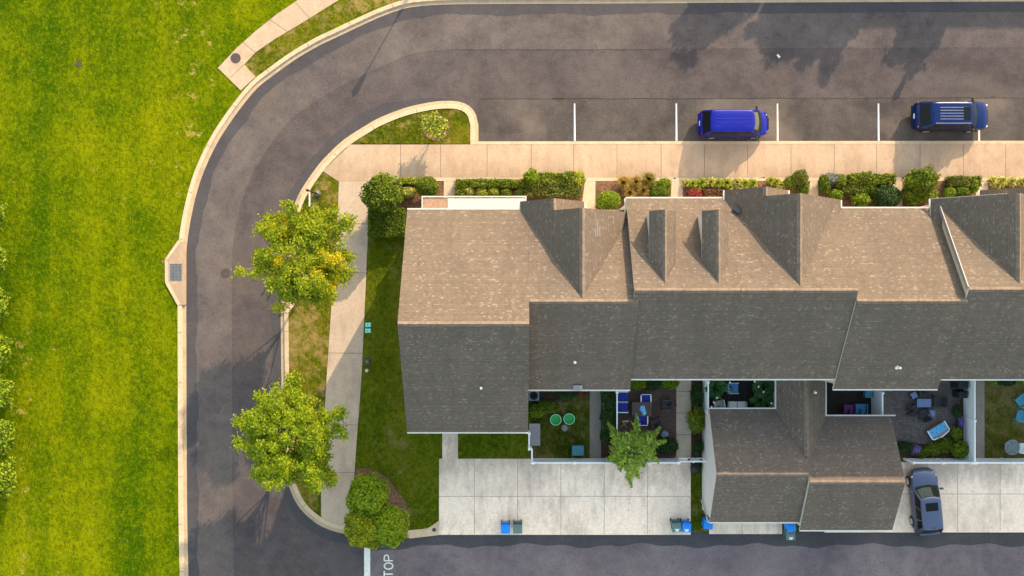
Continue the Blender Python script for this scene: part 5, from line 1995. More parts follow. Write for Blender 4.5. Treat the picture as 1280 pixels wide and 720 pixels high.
# lattice gate at the foot of the concrete yard path
a, b = gp(845, 572), gp(878, 572)
t = thing('garden_gate', (a.x, a.y, GB), 'white lattice gate across the concrete path by the garage wall', 'gate')
m = MB()
z1 = 1.45
for z in (.2, z1):
    m.bar((a.x, a.y, z), (b.x, b.y, z), .06, .09)
for x in (a.x, (a.x + b.x) / 2, b.x):
    m.box(x - .06, x + .06, a.y - .06, a.y + .06, .08, z1 + .1)
m.build('frame', 'vinyl_white', t)
m = MB()
for i in range(-6, 16):
    for sg in (-1, 1):
        x0 = a.x + i * .15
        zz0, zz1 = .25, z1 - .05
        xs0, xs1 = (x0, x0 + 1.15) if sg > 0 else (x0 + 1.15, x0)
        # clip to the frame
        if min(xs0, xs1) < a.x - .01 or max(xs0, xs1) > b.x + .01:
            continue
        m.bar((xs0, a.y + .01 * sg, zz0), (xs1, a.y + .01 * sg, zz1), .012, .035)
m.build('lattice', 'vinyl_white', t)
m = MB()
m.box((a.x + b.x) / 2 - .3, (a.x + b.x) / 2 - .18, a.y + .04, a.y + .14, 1.05, 1.25)
m.build('latch', 'lamp_black', t)


# ------------------------------------------------------------------ furniture
def chair(px, py, rz, label, seat_mat, frame_mat, w=.60, d=.58, sh=.42, bh=.92, tilt=.22, arms=True, group=None, slats=False, z0=.114, name='chair', cat='chair', thick=.05):
    """garden chair facing local +y, standing at the ground pixel"""
    c = gp(px, py)
    t = thing(name, (c.x, c.y, z0), label, cat, group)
    o = Vector((c.x, c.y, z0))

    def L(x, y, z):
        return (o.x + x, o.y + y, o.z + z)
    m = MB()
    if slats:
        n = 5
        for i in range(n):
            y = -d / 2 + d * (i + .5) / n
            m.bar(L(-w / 2, y, sh - .03 * (1 - i / n)), L(w / 2, y, sh - .03 * (1 - i / n)), d / n * .86, .025)
    else:
        m.obox(L(0, 0, sh), (w, d, thick), Matrix.Rotation(.05, 3, 'X'))
    m.build('seat', seat_mat, t, bevel=0 if slats else .015)
    m = MB()
    top = (-d / 2 - tilt, bh)
    if slats:
        n = 5
        for i in range(n):
            x = -w / 2 + w * (i + .5) / n
            e = .08 * math.cos((i - 2) * .7)
            m.bar(L(x * .9, -d / 2, sh), L(x * 1.05, top[0], top[1] + e - .04), w / n * .86, .022)
    else:
        a, b = Vector(L(0, -d / 2, sh + .02)), Vector(L(0, top[0], top[1]))
        m.bar(a, b, w * .96, thick)
    m.build('backrest', seat_mat, t, bevel=0 if slats else .015)
    for sx in (-1, 1):
        for sy in (-1, 1):
            m = MB()
            m.bar(L(sx * w / 2, sy * d / 2 * .95, 0), L(sx * w / 2, sy * d / 2 * .9, sh), .045, .045)
            m.build('leg', frame_mat, t)
    if arms:
        for sx in (-1, 1):
            m = MB()
            x = sx * (w / 2 + .03)
            m.bar(L(x, -d / 2 - tilt * .35, sh + .22), L(x, d / 2, sh + .22), .07, .03)
            m.bar(L(x, d / 2 - .03, sh), L(x, d / 2 - .03, sh + .21), .04, .04)
            m.build('armrest', frame_mat, t)
    m = MB()
    for sx in (-1, 1):
        m.bar(L(sx * w / 2, -d / 2, sh - .02), L(sx * w / 2, top[0], top[1] + .02), .035, .035)
    m.bar(L(-w / 2, top[0], top[1] + .02), L(w / 2, top[0], top[1] + .02), .035, .035)
    m.build('back_frame', frame_mat, t)
    t.rotation_euler = (0, 0, rz)
    return t


def table(px, py, rz, w, l, h, label, top_mat, leg_mat, z0=.114, name='table', cat='table', round_=False):
    c = gp(px, py)
    t = thing(name, (c.x, c.y, z0), label, cat)
    m = MB()
    if round_:
        m.lathe((c.x, c.y, z0), [(w / 2 - .02, h - .03), (w / 2, h - .02), (w / 2, h - .005), (w / 2 - .02, h)], 28)
    else:
        m.obox((c.x, c.y, z0 + h - .02), (w, l, .04))
    m.build('table_top', top_mat, t, bevel=0 if round_ else .01, smooth=30 if round_ else None)
    if round_:
        m = MB()
        n = 32
        for i in range(n):
            a0, a1 = 2 * math.pi * i / n, 2 * math.pi * (i + 1) / n
            m.bar((c.x + w / 2 * math.cos(a0), c.y + w / 2 * math.sin(a0), z0 + h), (c.x + w / 2 * math.cos(a1), c.y + w / 2 * math.sin(a1), z0 + h), .035, .03)
        for a in range(4):
            m.bar((c.x, c.y, z0 + h + .006), (c.x + w / 2 * math.cos(a * 1.571 + .5), c.y + w / 2 * math.sin(a * 1.571 + .5), z0 + h + .006), .02, .012)
        m.build('rim', leg_mat, t)
    for sx in (-1, 1):
        for sy in (-1, 1):
            m = MB()
            x, y = sx * (w / 2 - .07) * (.7 if round_ else 1), sy * ((w if round_ else l) / 2 - .07) * (.7 if round_ else 1)
            m.bar((c.x + x, c.y + y, z0), (c.x + x, c.y + y, z0 + h - .03), .05, .05)
            m.build('leg', leg_mat, t)
    t.rotation_euler = (0, 0, rz)
    return t


R = math.radians
# small lawn yard
for px, py, lab in ((694.2, 523.5, 'round green saucer seat nearer the grey storage box'), (711, 522.5, 'round green saucer seat nearer the yard path')):
    c = gp(px, py)
    z = .112
    t = thing('saucer_seat', (c.x, c.y, z), lab, 'saucer seat', 'green saucers on the small lawn')
    m = MB()
    m.lathe((c.x, c.y, z), [(.30, .10), (.36, .34), (.345, .345), (.26, .20), (.12, .17), (.015, .165)], 28)
    m.build('shell', 'saucer_green', t, smooth=50)
    m = MB()
    n = 36
    for i in range(n):
        a0, a1 = 2 * math.pi * i / n, 2 * math.pi * (i + 1) / n
        m.bar((c.x + .36 * math.cos(a0), c.y + .36 * math.sin(a0), z + .35), (c.x + .36 * math.cos(a1), c.y + .36 * math.sin(a1), z + .35), .04, .03)
    m.build('rim', 'saucer_rim', t)
    m = MB()
    m.lathe((c.x, c.y, z), [(.03, .165), (.03, .18), (.01, .185)], 10)
    m.build('plug', 'lamp_black', t)
    for k in range(3):
        a = k * 2.094
        m = MB()
        m.bar((c.x + .26 * math.cos(a), c.y + .26 * math.sin(a), z), (c.x + .22 * math.cos(a), c.y + .22 * math.sin(a), z + .15), .04, .04)
        m.build('leg', 'lamp_black', t)
c = gp(705.5, 534.5)
m = MB()
m.lathe((c.x, c.y, .112), [(.22, 0), (.23, .05), (.20, .08), (.08, .09)], 11)
tag(m.build('stepping_stone', 'stone_grey', loc=(c.x, c.y, .112), smooth=30), 'round grey stone in the grass below the two green saucers', 'stone')
c = gp(668, 541)
t = thing('storage_box', (c.x, c.y, .112), 'low grey lidded storage box against the end house wall', 'storage box')
m = MB()
m.obox((c.x, c.y, .112 + .30), (.66, 1.40, .60))
m.build('body', 'dark_brown', t)
m = MB()
m.obox((c.x, c.y, .745), (.74, 1.48, .06), Matrix.Rotation(.03, 3, 'Y'))
m.build('lid', 'store_lid', t, bevel=.015)
m = MB()
m.box(c.x + .33, c.x + .36, c.y - .1, c.y + .1, .5, .62)
m.build('handle', 'lamp_black', t)
c = gp(667, 493)
t = thing('air_conditioner', (c.x, c.y, .112), 'bluish grey air conditioner in the corner by the house wall', 'air conditioner')
m = MB()
m.box(c.x - .36, c.x + .36, c.y - .33, c.y + .33, .112, .80)
m.build('body', 'stone_blue', t, bevel=.03)
m = MB()
for r in (.28, .2, .12):
    m.lathe((c.x, c.y, .80), [(r, 0), (r, .02), (r - .03, .02), (r - .03, 0)], 20)
m.build('fan_guard', 'lamp_black', t)
c = gp(721.5, 561)
t = thing('deck_box', (c.x, c.y, .112), 'teal plastic deck box in the grass by the back fence', 'deck box')
m = MB()
m.obox((c.x, c.y, .40), (.74, .60, .58), None, 0, 1.03)
m.build('body', 'cart_teal', t, bevel=.03)
m = MB()
m.obox((c.x, c.y, .72), (.84, .70, .08), None, 0, .93)
m.build('lid', 'store_teal', t, bevel=.02)
m = MB()
m.bar((c.x - .35, c.y + .37, .70), (c.x + .35, c.y + .37, .70), .05, .06)
m.build('hinge', 'lamp_black', t)

# brown patio
chair(777.5, 494.5, R(-90), 'blue sling chair by the white fence, under the eaves', 'sling_blue', 'chair_white', .62, .66, .40, .85, .22, True, 'blue sling chairs on the brown patio')
chair(777.5, 507.5, R(-90), 'blue sling chair by the white fence, below its twin', 'sling_blue', 'chair_white', .62, .66, .40, .85, .22, True, 'blue sling chairs on the brown patio')
chair(805.5, 498.5, R(180), 'blue sling chair at the house side of the brown table', 'sling_blue', 'chair_white', .60, .52, .42, .85, .14, True, 'blue sling chairs on the brown patio')
chair(801.5, 521.5, R(0), 'blue sling chair with a pale towel, at the tree side of the brown table', 'sling_blue', 'chair_white', .60, .52, .42, .85, .14, True, 'blue sling chairs on the brown patio')
table(800, 509.5, 0, 1.30, .95, .72, 'dark brown rectangular table on the brown patio', 'table_brown', 'dark_brown')
c = P(803.5, 513.5, .9)
m = MB()
rr = random.Random(3)
pts = [(-.16, .34), (.12, .38), (.2, .1), (.28, -.2), (.1, -.38), (-.1, -.1), (-.22, .1)]
m.prism([(c.x + a * .9, c.y + b * .9) for a, b in pts], .838, .865)
m.obox((c.x + .02, c.y + .05, .90), (.26, .36, .08), Matrix.Rotation(.5, 3, 'Z'), 0, .6)
m.obox((c.x + .08, c.y - .2, .89), (.22, .2, .06), Matrix.Rotation(.2, 3, 'Z'), 0, .6)
tag(m.build('towel', 'cloth_sky', loc=(c.x, c.y, .838), bevel=.02), 'sky blue towel bunched on the edge of the brown table', 'towel')
chair(831.5, 505, R(90), 'dark wicker armchair facing the table from the yard path', 'dark_wicker', 'dark_brown', .60, .60, .40, .75, .10, True, 'dark wicker chairs on the brown patio', thick=.09)
chair(819, 527, R(20), 'dark wicker armchair turned askew beside the round blue stone table', 'dark_wicker', 'dark_brown', .60, .60, .40, .75, .10, True, 'dark wicker chairs on the brown patio', thick=.09)
c = gp(829.5, 541.5)
t = thing('side_table', (c.x, c.y, .114), 'small round blue-grey table on the brown patio near the bush', 'side table')
m = MB()
m.lathe((c.x, c.y, .114), [(.24, .42), (.25, .44), (.25, .46), (.22, .47)], 22)
m.build('table_top', 'stone_blue', t, smooth=30)
m = MB()
m.lathe((c.x, c.y, .114), [(.16, 0), (.05, .06), (.04, .38), (.12, .42)], 14)
m.build('base', 'dark_brown', t, smooth=30)
c = gp(780.5, 528)
t = thing('folding_stand', (c.x, c.y, .114), 'small pale wooden folding stand by the fence end', 'folding stand')
m = MB()
m.bar((c.x - .28, c.y - .3, .13), (c.x + .22, c.y + .22, .65), .05, .03)
m.build('leg', 'wood_pale', t)
m = MB()
m.bar((c.x + .12, c.y - .30, .13), (c.x - .18, c.y + .12, .65), .05, .03)
m.build('leg', 'wood_pale', t)
m = MB()
m.bar((c.x - .2, c.y + .16, .655), (c.x + .24, c.y + .2, .655), .10, .02)
m.build('rail', 'wood_pale', t)

# dark palm courtyard
chair(914.5, 484, R(-90), 'blue cushioned chair in the dark palm courtyard', 'cushion_blue', 'chair_sage', .62, .62, .40, .8, .14, True, None, thick=.12)
chair(896.5, 504.5, R(10), 'pale sage chair beside the courtyard fence', 'chair_sage', 'chair_white', .60, .56, .40, .8, .12, True, None, thick=.10)
# two seater
c = gp(919, 506.5)
t = thing('garden_sofa', (c.x, c.y, .114), 'pale blue-grey two-seat garden sofa against the garage eaves', 'sofa')
m = MB()
m.box(c.x - .62, c.x + .62, c.y - .30, c.y + .32, .40, .46)
for sx in (-.54, .54):
    for sy in (-.24, .26):
        m.box(c.x + sx - .03, c.x + sx + .03, c.y + sy - .03, c.y + sy + .03, .114, .40)
for sx in (-.60, .60):
    m.box(c.x + sx - .04, c.x + sx + .04, c.y - .3, c.y + .3, .66, .70)
    m.box(c.x + sx - .03, c.x + sx + .03, c.y + .22, c.y + .28, .46, .66)
m.build('frame', 'chair_sage', t)
for k in (-1, 1):
    m = MB()
    m.obox((c.x + k * .29, c.y + .04, .53), (.55, .54, .13))
    m.build('seat_cushion', 'stone_blue' if False else 'chair_white', t, bevel=.03)
    m = MB()
    m.obox((c.x + k * .29, c.y - .27, .74), (.55, .12, .46), Matrix.Rotation(.2, 3, 'X'))
    m.build('back_cushion', 'cushion_blue' if False else 'chair_sage', t, bevel=.03)
# bulbs on a wire
def string_lights(pix, label):
    p = [P(x, y, 2.3) for x, y in pix]
    t = thing('string_light', tuple(p[0]), label, 'string light', 'light strings over the palm courtyard')
    path = []
    for a, b in zip(p, p[1:]):
        for k in range(6):
            u = k / 6
            q = a + (b - a) * u
            path.append((q.x, q.y, q.z - .06 * math.sin(math.pi * u)))
    path.append(tuple(p[-1]))
    m = MB()
    m.tube(path, .012, 5)
    m.build('wire', 'lamp_black', t)
    for q in p:
        m = MB()
        m.lathe((q.x, q.y, q.z - .10), [(.02, .08), (.062, .03), (.066, -.01), (.03, -.06)], 10)
        m.build('bulb', 'bulb_glass', t, smooth=60)


string_lights([(890, 509), (893, 503.5), (897, 497.5), (913, 478.5)], 'string of white bulbs near the pale sage chair')
string_lights([(944, 477), (949, 483.5), (955, 490), (965, 504)], 'string of white bulbs over the broad palm')
c = gp(908, 485)
t = thing('flower_cluster', (c.x, c.y, .114), 'white-flowering pot plant beside the blue cushioned chair', 'potted plant')
m = MB()
m.lathe((c.x, c.y, .114), [(.10, 0), (.14, .28), (.12, .28)], 12)
m.build('pot', 'dark_brown', t)
rng = np.random.default_rng(4)
pp = np.array([c.x, c.y, .62]) + rng.normal(size=(90, 3)) * np.array([.13, .2, .1])
quads('foliage', leaf_arrays(pp, np.tile(np.array([[0, 0, 1.]]), (90, 1)), .10, rng), 'dark_shrub_leaf', t)
pp = np.array([c.x, c.y, .76]) + rng.normal(size=(14, 3)) * np.array([.10, .18, .03])
quads('blossom', leaf_arrays(pp, np.tile(np.array([[0, 0, 1.]]), (14, 1)), .13, rng, .9), 'trim_white', t)

# plum chair court
chair(1057.5, 510, R(0), 'plum armchair in the small dark court', 'plum', 'plum', .66, .60, .42, .78, .10, True, None, thick=.14)
chair(1072, 509.5, R(0), 'bright blue armchair next to the plum one', 'cushion_blue', 'turquoise', .70, .64, .42, .78, .10, True, None, thick=.14)
c = gp(1081.5, 491.5)
t = thing('cooler_box', (c.x, c.y, .114), 'bright blue square box under the eaves by the white fence', 'box')
m = MB()
m.obox((c.x, c.y, .36), (.42, .42, .48), None, 0, 1.04)
m.build('body', 'cushion_blue', t, bevel=.02)
m = MB()
m.obox((c.x, c.y, .63), (.47, .47, .06))
m.build('lid', 'turquoise', t, bevel=.015)

# grey patio
table(1150.5, 502.5, R(0), .95, .56, .45, 'low slate-blue table amid dark chairs on the grey patio', 'slate_blue_top', 'dark_wicker')
chair(1138, 511.5, R(-60), 'dark patio chair at the garage end of the slate-blue table', 'dark_wicker', 'dark_wicker', .58, .56, .38, .72, .10, True, 'dark chairs on the grey patio', thick=.10)
chair(1150.5, 516, R(20), 'dark patio chair south of the slate-blue table', 'dark_wicker', 'dark_wicker', .56, .58, .38, .75, .18, True, 'dark chairs on the grey patio', thick=.10)
chair(1168, 500.5, R(85), 'dark patio chair with a round cushion at the fence end of the slate-blue table', 'dark_wicker', 'dark_wicker', .62, .60, .38, .75, .18, True, 'dark chairs on the grey patio', thick=.12)
chair(1150, 490, R(180), 'dark patio chair half hidden under the eaves', 'dark_wicker', 'dark_wicker', .58, .5, .38, .72, .10, True, 'dark chairs on the grey patio', thick=.10)
table(1138.5, 493, R(25), .40, .40, .42, 'small tilted blue stool table near the eaves', 'slate_blue_top', 'dark_wicker', name='stool', cat='stool')
table(1160.5, 515.5, R(-5), .42, .42, .42, 'small blue stool table beside the dark chair on the grey patio', 'slate_blue_top', 'dark_wicker', name='stool', cat='stool')
# swim tub
c = gp(1169.5, 537)
t = thing('water_table', (c.x, c.y, .114), 'tilted white tub of blue water with jets on the grey patio', 'tub')
rot = R(31)


def tubp(x, y):
    return (c.x + x, c.y + y)


L2, W2 = .66, .36
outer = [(-L2, -W2 * .8), (-L2 + .08, -W2), (0, -W2 * 1.28), (L2 - .08, -W2), (L2, -W2 * .8), (L2, W2), (-L2, W2)]
m = MB()
m.prism([tubp(a * .94, b * .94) for a, b in outer], .114, .42)
m.build('body', 'store_lid', t)
m = MB()
for i in range(len(outer)):
    a, b = outer[i], outer[(i + 1) % len(outer)]
    if i == 5:
        continue
    m.bar((*tubp(*a), .44), (*tubp(*b), .44), .06, .09)
m.build('rim', 'vinyl_white', t)
m = MB()
m.prism([tubp(-L2 + .06, -W2 * .55), tubp(L2 - .06, -W2 * .55), tubp(L2 - .06, W2 - .05), tubp(-L2 + .06, W2 - .05)], .415, .435)
m.build('water', 'pool_blue', t)
m = MB()
for k, (a, b) in enumerate(((-.42, .12), (-.05, .18), (.32, .2), (-.2, -.06), (.16, 0), (.46, .02))):
    m.lathe((*tubp(a, b), .436), [(.035, 0), (.035, .012), (.02, .014)], 8)
m.build('jet', 'lamp_black', t)
t.rotation_euler = (0, 0, rot)
# covered grills
for px, py, w, l, h, lab in ((1194, 479, .80, .62, 1.05, 'black covered grill under the eaves by the white side fence'), (1195.5, 491.5, .72, .52, .85, 'dark navy covered bin below the black covered grill')):
    c = gp(px, py)
    t = thing('covered_grill', (c.x, c.y, .114), lab, 'covered grill')
    m = MB()
    m.obox((c.x, c.y, .114 + h / 2), (w, l, h), None, 0, .86)
    m.build('cover', 'cover_black' if h > 1 else 'cover_black', t, bevel=.07)
    m = MB()
    for k in range(4):
        m.bar((c.x - w * .36 + k * w * .24, c.y - l * .4, .114 + h + .005), (c.x - w * .34 + k * w * .24, c.y + l * .4, .114 + h + .005), .03, .03)
    m.build('fold', 'cover_black', t, bevel=.01)
    m = MB()
    m.bar((c.x - w * .5, c.y - l * .46, .5), (c.x + w * .5, c.y - l * .46, .5), .05, .05)
    m.build('handle', 'lamp_grey', t)
# brownish lawn yard
chair(1271.5, 500, R(128), 'turquoise slatted lawn chair under the shrubs, turned toward the yard path', 'turquoise', 'turquoise', .62, .62, .36, .86, .26, True, 'turquoise chairs on the brownish lawn', True, .112)
chair(1271.5, 519, R(75), 'turquoise slatted lawn chair nearer the glass table', 'turquoise', 'turquoise', .62, .62, .36, .86, .26, True, 'turquoise chairs on the brownish lawn', True, .112)
table(1257, 556.5, R(15), .98, .98, .72, 'round glass table with a pale rim by the back fence', 'table_glass', 'galvanised', .112, round_=True)
chair(1272.5, 558.5, R(80), 'white plastic chair drawn up to the round glass table', 'chair_white', 'chair_white', .56, .54, .42, .82, .12, True, None, False, .112)


# ------------------------------------------------------------------ wheeled bins
def cart(px, py, rz, label, body, lid, mark=False, group='wheeled bins along the alley', z0=.118, s=1.0):
    """two-wheeled refuse cart, lid opening toward local -y"""
    c = gp(px, py)
    t = thing('wheeled_bin', (c.x, c.y, z0), label, 'bin', group)
    m = MB()
    m.obox((c.x, c.y, z0 + .49), (.50, .56, .90), None, 0, 1.16)
    m.box(c.x - .20, c.x + .20, c.y - .30, c.y - .272, z0 + .35, z0 + .8)
    m.build('body', body, t, bevel=.03)
    m = MB()
    m.obox((c.x, c.y - .04, z0 + .975), (.62, .62, .07), None, 0, .90)
    m.obox((c.x, c.y - .06, z0 + 1.02), (.46, .42, .035), None, 0, .85)
    m.build('lid', lid, t, bevel=.02)
    m = MB()
    m.bar((c.x - .30, c.y + .36, z0 + .96), (c.x + .30, c.y + .36, z0 + .96), .035, .035)
    for k in (-.26, .26):
        m.bar((c.x + k, c.y + .26, z0 + .93), (c.x + k, c.y + .37, z0 + .96), .05, .06)
    m.build('handle', 'black_plastic', t)
    for k in (-1, 1):
        m = MB()
        m.wheel((c.x + k * .26, c.y + .26, z0 + .13), .13, .06, (1, 0, 0), n=16)
        m.build('wheel', 'tyre_rubber', t)
    if mark:
        m = MB()
        for (a, b, w, l) in ((-.08, -.16, .10, .09), (.03, -.17, .08, .11), (.11, -.15, .05, .09), (0, -.25, .22, .05)):
            m.obox((c.x + a, c.y + b, z0 + 1.042), (w, l, .006))
        m.build('label_mark', 'plate_white', t)
    t.rotation_euler = (0, 0, rz)
    return t


cart(632, 655.5, 0, 'bright blue bin with blue lid, alone with a grey-green one on the wide driveway', 'cart_blue', 'cart_blue')
cart(647, 655.3, 0, 'teal bin with a grey-green lid next to the blue bin on the wide driveway', 'cart_teal', 'cart_grey_green')
cart(842.5, 653.5, R(2), 'teal bin with white marks on a grey-green lid, by the grass strip', 'cart_teal', 'cart_grey_green', True)
cart(854.5, 653.8, R(-2), 'blue bin with white marks on its lid, by the grass strip', 'cart_blue', 'cart_blue', True)
cart(881.5, 650, R(-8), 'blue bin at the garage corner under the downspout', 'cart_blue', 'cart_blue')
cart(983, 653, R(5), 'blue bin half under the garage eaves between the two garages', 'cart_blue', 'cart_blue')
cart(983, 664, R(0), 'teal bin with a grey-green lid sticking into the alley between garages', 'cart_teal', 'cart_grey_green', True, z0=.02)
# dark sack by the fence
c = gp(868, 584)
m = MB()
m.lathe((c.x, c.y, .10), [(.22, 0), (.34, .14), (.32, .36), (.16, .54), (.07, .60)], 12)
tag(m.build('refuse_sack', 'cover_black', loc=(c.x, c.y, .10), smooth=50), 'black refuse sack on the grass strip below the white gate', 'sack')


# ------------------------------------------------------------------ vehicles
def vehicle(name, label, cat, loc, rz, s, group=None):
    """car pointing along local +x, origin on the ground; s is its table of sizes"""
    t = thing(name, (0, 0, 0), label, cat, group)
    st = s['stations']
    m = MB()
    rings = []
    for x, hw, zt in st:
        zb = s['zb'] + max(0, abs(x) - s['L'] * .40) * .35
        ring = [(-hw * .90, zb), (-hw * .985, zb + .10), (-hw, (zb + zt) * .5), (-hw * .985, zt - .14), (-hw * .93, zt - .035), (-hw * .70, zt + .012), (-hw * .35, zt + .034), (0, zt + .042)]
        ring = ring + [(-a, b) for a, b in ring[-2::-1]]
        i = len(m.v)
        m.v.extend([(x, a, b) for a, b in ring])
        rings.append((i, len(ring)))
    for (a, n), (b, _) in zip(rings, rings[1:]):
        for k in range(n):
            j = (k + 1) % n
            m.f.append((a + k, a + j, b + j, b + k))
            m.m.append(0)
            m.uv.append(None)
    for i, (a, n) in ((0, rings[0]), (1, rings[-1])):
        q = tuple(a + k for k in range(n))
        m.f.append(q if i else q[::-1])
        m.m.append(0)
        m.uv.append(None)
    m.build('body', s['paint'], t, smooth=38)
    # hood lines
    m = MB()
    hx0, hx1 = s['wb'] + .05, s['L'] / 2 - .22
    zt0, zt1 = s['belt'] + .045, s['nose'] + .06
    for sg in (-1, 1):
        m.bar((hx0, sg * s['W'] * .36, zt0 - .02), (hx1, sg * s['W'] * .29, zt1 - .035), .035, .03)
    m.build('hood_crease', s['paint'], t)
    # cabin
    zb_, zr = s['belt'] - .02, s['H'] - .055
    hb, ht = s['W'] / 2 - .07, s['W'] / 2 - s['tumble']
    xr0, xr1, xf1, xf0 = s['rb'], s['rt'], s['wt'], s['wb']
    N = 8

    def outline(hw, xa, xb, bowf, bowr):
        o = []
        for k in range(N + 1):          # front, left to right (+y to -y)
            u = 1 - 2 * k / N
            o.append((xb + bowf * (1 - u * u) - bowf * .3, hw * u))
        for k in range(1, N):
            u = k / N
            o.append((xb - bowf * .3 + (xa - xb + bowf * .3 + bowr * .3) * u, -hw - .02 * math.sin(math.pi * u)))
        for k in range(N + 1):
            u = -1 + 2 * k / N
            o.append((xa - bowr * (1 - u * u) + bowr * .3, hw * u))
        for k in range(1, N):
            u = k / N
            o.append((xa + bowr * .3 + (xb - bowf * .3 - xa - bowr * .3) * u, hw + .02 * math.sin(math.pi * u)))
        return o
    B = outline(hb, xr0, xf0, .20, .10)
    T = outline(ht, xr1, xf1, .12, .08)
    n = len(B)
    m = MB()
    lev = []
    for u in (0, .5, 1):
        i = len(m.v)
        for (bx, by), (tx, ty) in zip(B, T):
            bulge = .02 * math.sin(math.pi * u)
            m.v.append((bx + (tx - bx) * u, (by + (ty - by) * u) * (1 + bulge), zb_ + (zr - zb_) * u))
        lev.append(i)
    cx = (xr1 + xf1) / 2
    for f, dz in ((.965, .022), (.86, .042), (.55, .058), (.2, .062)):
        i = len(m.v)
        for tx, ty in T:
            m.v.append((cx + (tx - cx) * f, ty * f, zr + dz))
        lev.append(i)
    for a, b in zip(lev, lev[1:]):
        for k in range(n):
            j = (k + 1) % n
            m.f.append((a + j, a + k, b + k, b + j))
            m.m.append(0)
            m.uv.append(None)
    m.f.append(tuple(lev[-1] + k for k in range(n))[::-1])
    m.m.append(0)
    m.uv.append(None)
    m.build('cabin', s['paint'], t, smooth=32)

    def pt(i, u, lift):
        i0 = int(math.floor(i)) % n
        f = i - math.floor(i)
        i1 = (i0 + 1) % n
        bx, by = B[i0][0] * (1 - f) + B[i1][0] * f, B[i0][1] * (1 - f) + B[i1][1] * f
        tx, ty = T[i0][0] * (1 - f) + T[i1][0] * f, T[i0][1] * (1 - f) + T[i1][1] * f
        bulge = .02 * math.sin(math.pi * u)
        p = Vector((bx + (tx - bx) * u, (by + (ty - by) * u) * (1 + bulge), zb_ + (zr - zb_) * u))
        c0 = Vector((cx, 0, zb_ - .6))
        return p + (p - c0).normalized() * lift

    def glass_patch(nm, mat, i0, i1, u0, u1, lift=.016, nu=4, ni=10, par=None):
        g = MB()
        for a in range(ni):
            for b in range(nu):
                ia, ib = i0 + (i1 - i0) * a / ni, i0 + (i1 - i0) * (a + 1) / ni
                ua, ub = u0 + (u1 - u0) * b / nu, u0 + (u1 - u0) * (b + 1) / nu
                g.face([pt(ib, ua, lift), pt(ia, ua, lift), pt(ia, ub, lift), pt(ib, ub, lift)])
        return g.build(nm, mat, par or t, smooth=60)
    glass_patch('dashboard', 'black_plastic', .45, N - .45, .08, .92, .004)
    if s.get('glare'):
        a, b, ua, ub = s['glare']
        glass_patch('dash_glare', 'dash_glare_cream', a, b, ua, ub, .009)  # cream patch behind the glass: van's sunlit dash, crossover's reflection painted in
    glass_patch('windshield', 'car_glass', .35, N - .35, .05, .94)
    r0 = 2 * N
    glass_patch('rear_window', 'car_glass_dark', r0 + .5, r0 + N - .5, .12, .9)
    for side0 in (N, 3 * N):
        cuts = s['cuts']
        for (ca, cb) in cuts:
            a, b = (ca, cb) if side0 == N else (N - cb, N - ca)
            glass_patch('side_window', 'car_glass_dark', side0 + a, side0 + b, .14, .86, .014, 3, 4)
    # wheels with rims
    wr = s['wheel']
    for wx in s['axles']:
        for sg in (-1, 1):
            y = sg * (s['W'] / 2 - .10)
            m = MB()
            m.wheel((wx, y, wr), wr, .22, (0, 1, 0), n=24)
            w = m.build('wheel', 'tyre_rubber', t, smooth=40)
            m = MB()
            m.wheel((wx, y + sg * .112, wr), wr * .62, .02, (0, 1, 0), n=20)
            for k in range(5):
                a = k * 1.2566
                m.bar((wx, y + sg * .125, wr), (wx + wr * .58 * math.cos(a), y + sg * .125, wr + wr * .58 * math.sin(a)), .02, .06)
            m.build('rim', 'alloy', w, smooth=40)
    # arches
    for wx in s['axles']:
        for sg in (-1, 1):
            m = MB()
            for k in range(9):
                a0, a1 = math.pi * k / 9, math.pi * (k + 1) / 9
                m.bar((wx + (wr + .05) * math.cos(a0), sg * (s['W'] / 2 - .005), wr + (wr + .05) * math.sin(a0)), (wx + (wr + .05) * math.cos(a1), sg * (s['W'] / 2 - .005), wr + (wr + .05) * math.sin(a1)), .05, .05)
            m.build('wheel_arch', 'black_plastic', t)
    for sg in (-1, 1):
        m = MB()
        m.obox((xf0 - .25, sg * (s['W'] / 2 + .10), s['belt'] + .06), (.13, .24, .15), None, 0, .85)
        m.bar((xf0 - .22, sg * (s['W'] / 2 - .05), s['belt'] + .02), (xf0 - .24, sg * (s['W'] / 2 + .06), s['belt'] + .04), .06, .05)
        m.build('mirror', s.get('mirror', s['paint']), t, bevel=.02)
        hx = s['L'] / 2
        hl = s['head']
        m = MB()
        m.obox((hx - hl[0], sg * hl[1], hl[2]), (hl[3], hl[4], .12), Matrix.Rotation(-sg * hl[5], 3, 'Z'), 0, .8)
        m.build('headlight', 'lamp_clear', t, bevel=.03)
        m = MB()
        m.obox((-hx + .09, sg * (s['W'] / 2 - .16), s['belt'] - .05), (.10, .14, .34))
        m.build('taillight', 'lamp_red', t, bevel=.03)
    m = MB()
    m.obox((s['L'] / 2 - .02, 0, s['nose'] - .14), (.08, s['W'] * .42, .16))
    m.build('grille', 'black_plastic', t, bevel=.02)
    m = MB()
    m.obox((-s['L'] / 2 - .01, 0, .78), (.03, .34, .17))
    m.build('number_plate', 'plate_white', t)
    m = MB()
    m.obox((-s['L'] / 2 + .03, 0, .48), (.20, s['W'] * .80, .16))
    m.build('rear_bumper', s['paint'], t, bevel=.05)
    # wipers
    m = MB()
    for y0 in (-.45, .15):
        m.bar(pt(N * .5 - y0 / hb * N * .5, .03, .03), pt(N * .5 - (y0 + .45) / hb * N * .5, .14, .03), .02, .02)
    m.build('wiper', 'black_plastic', t)
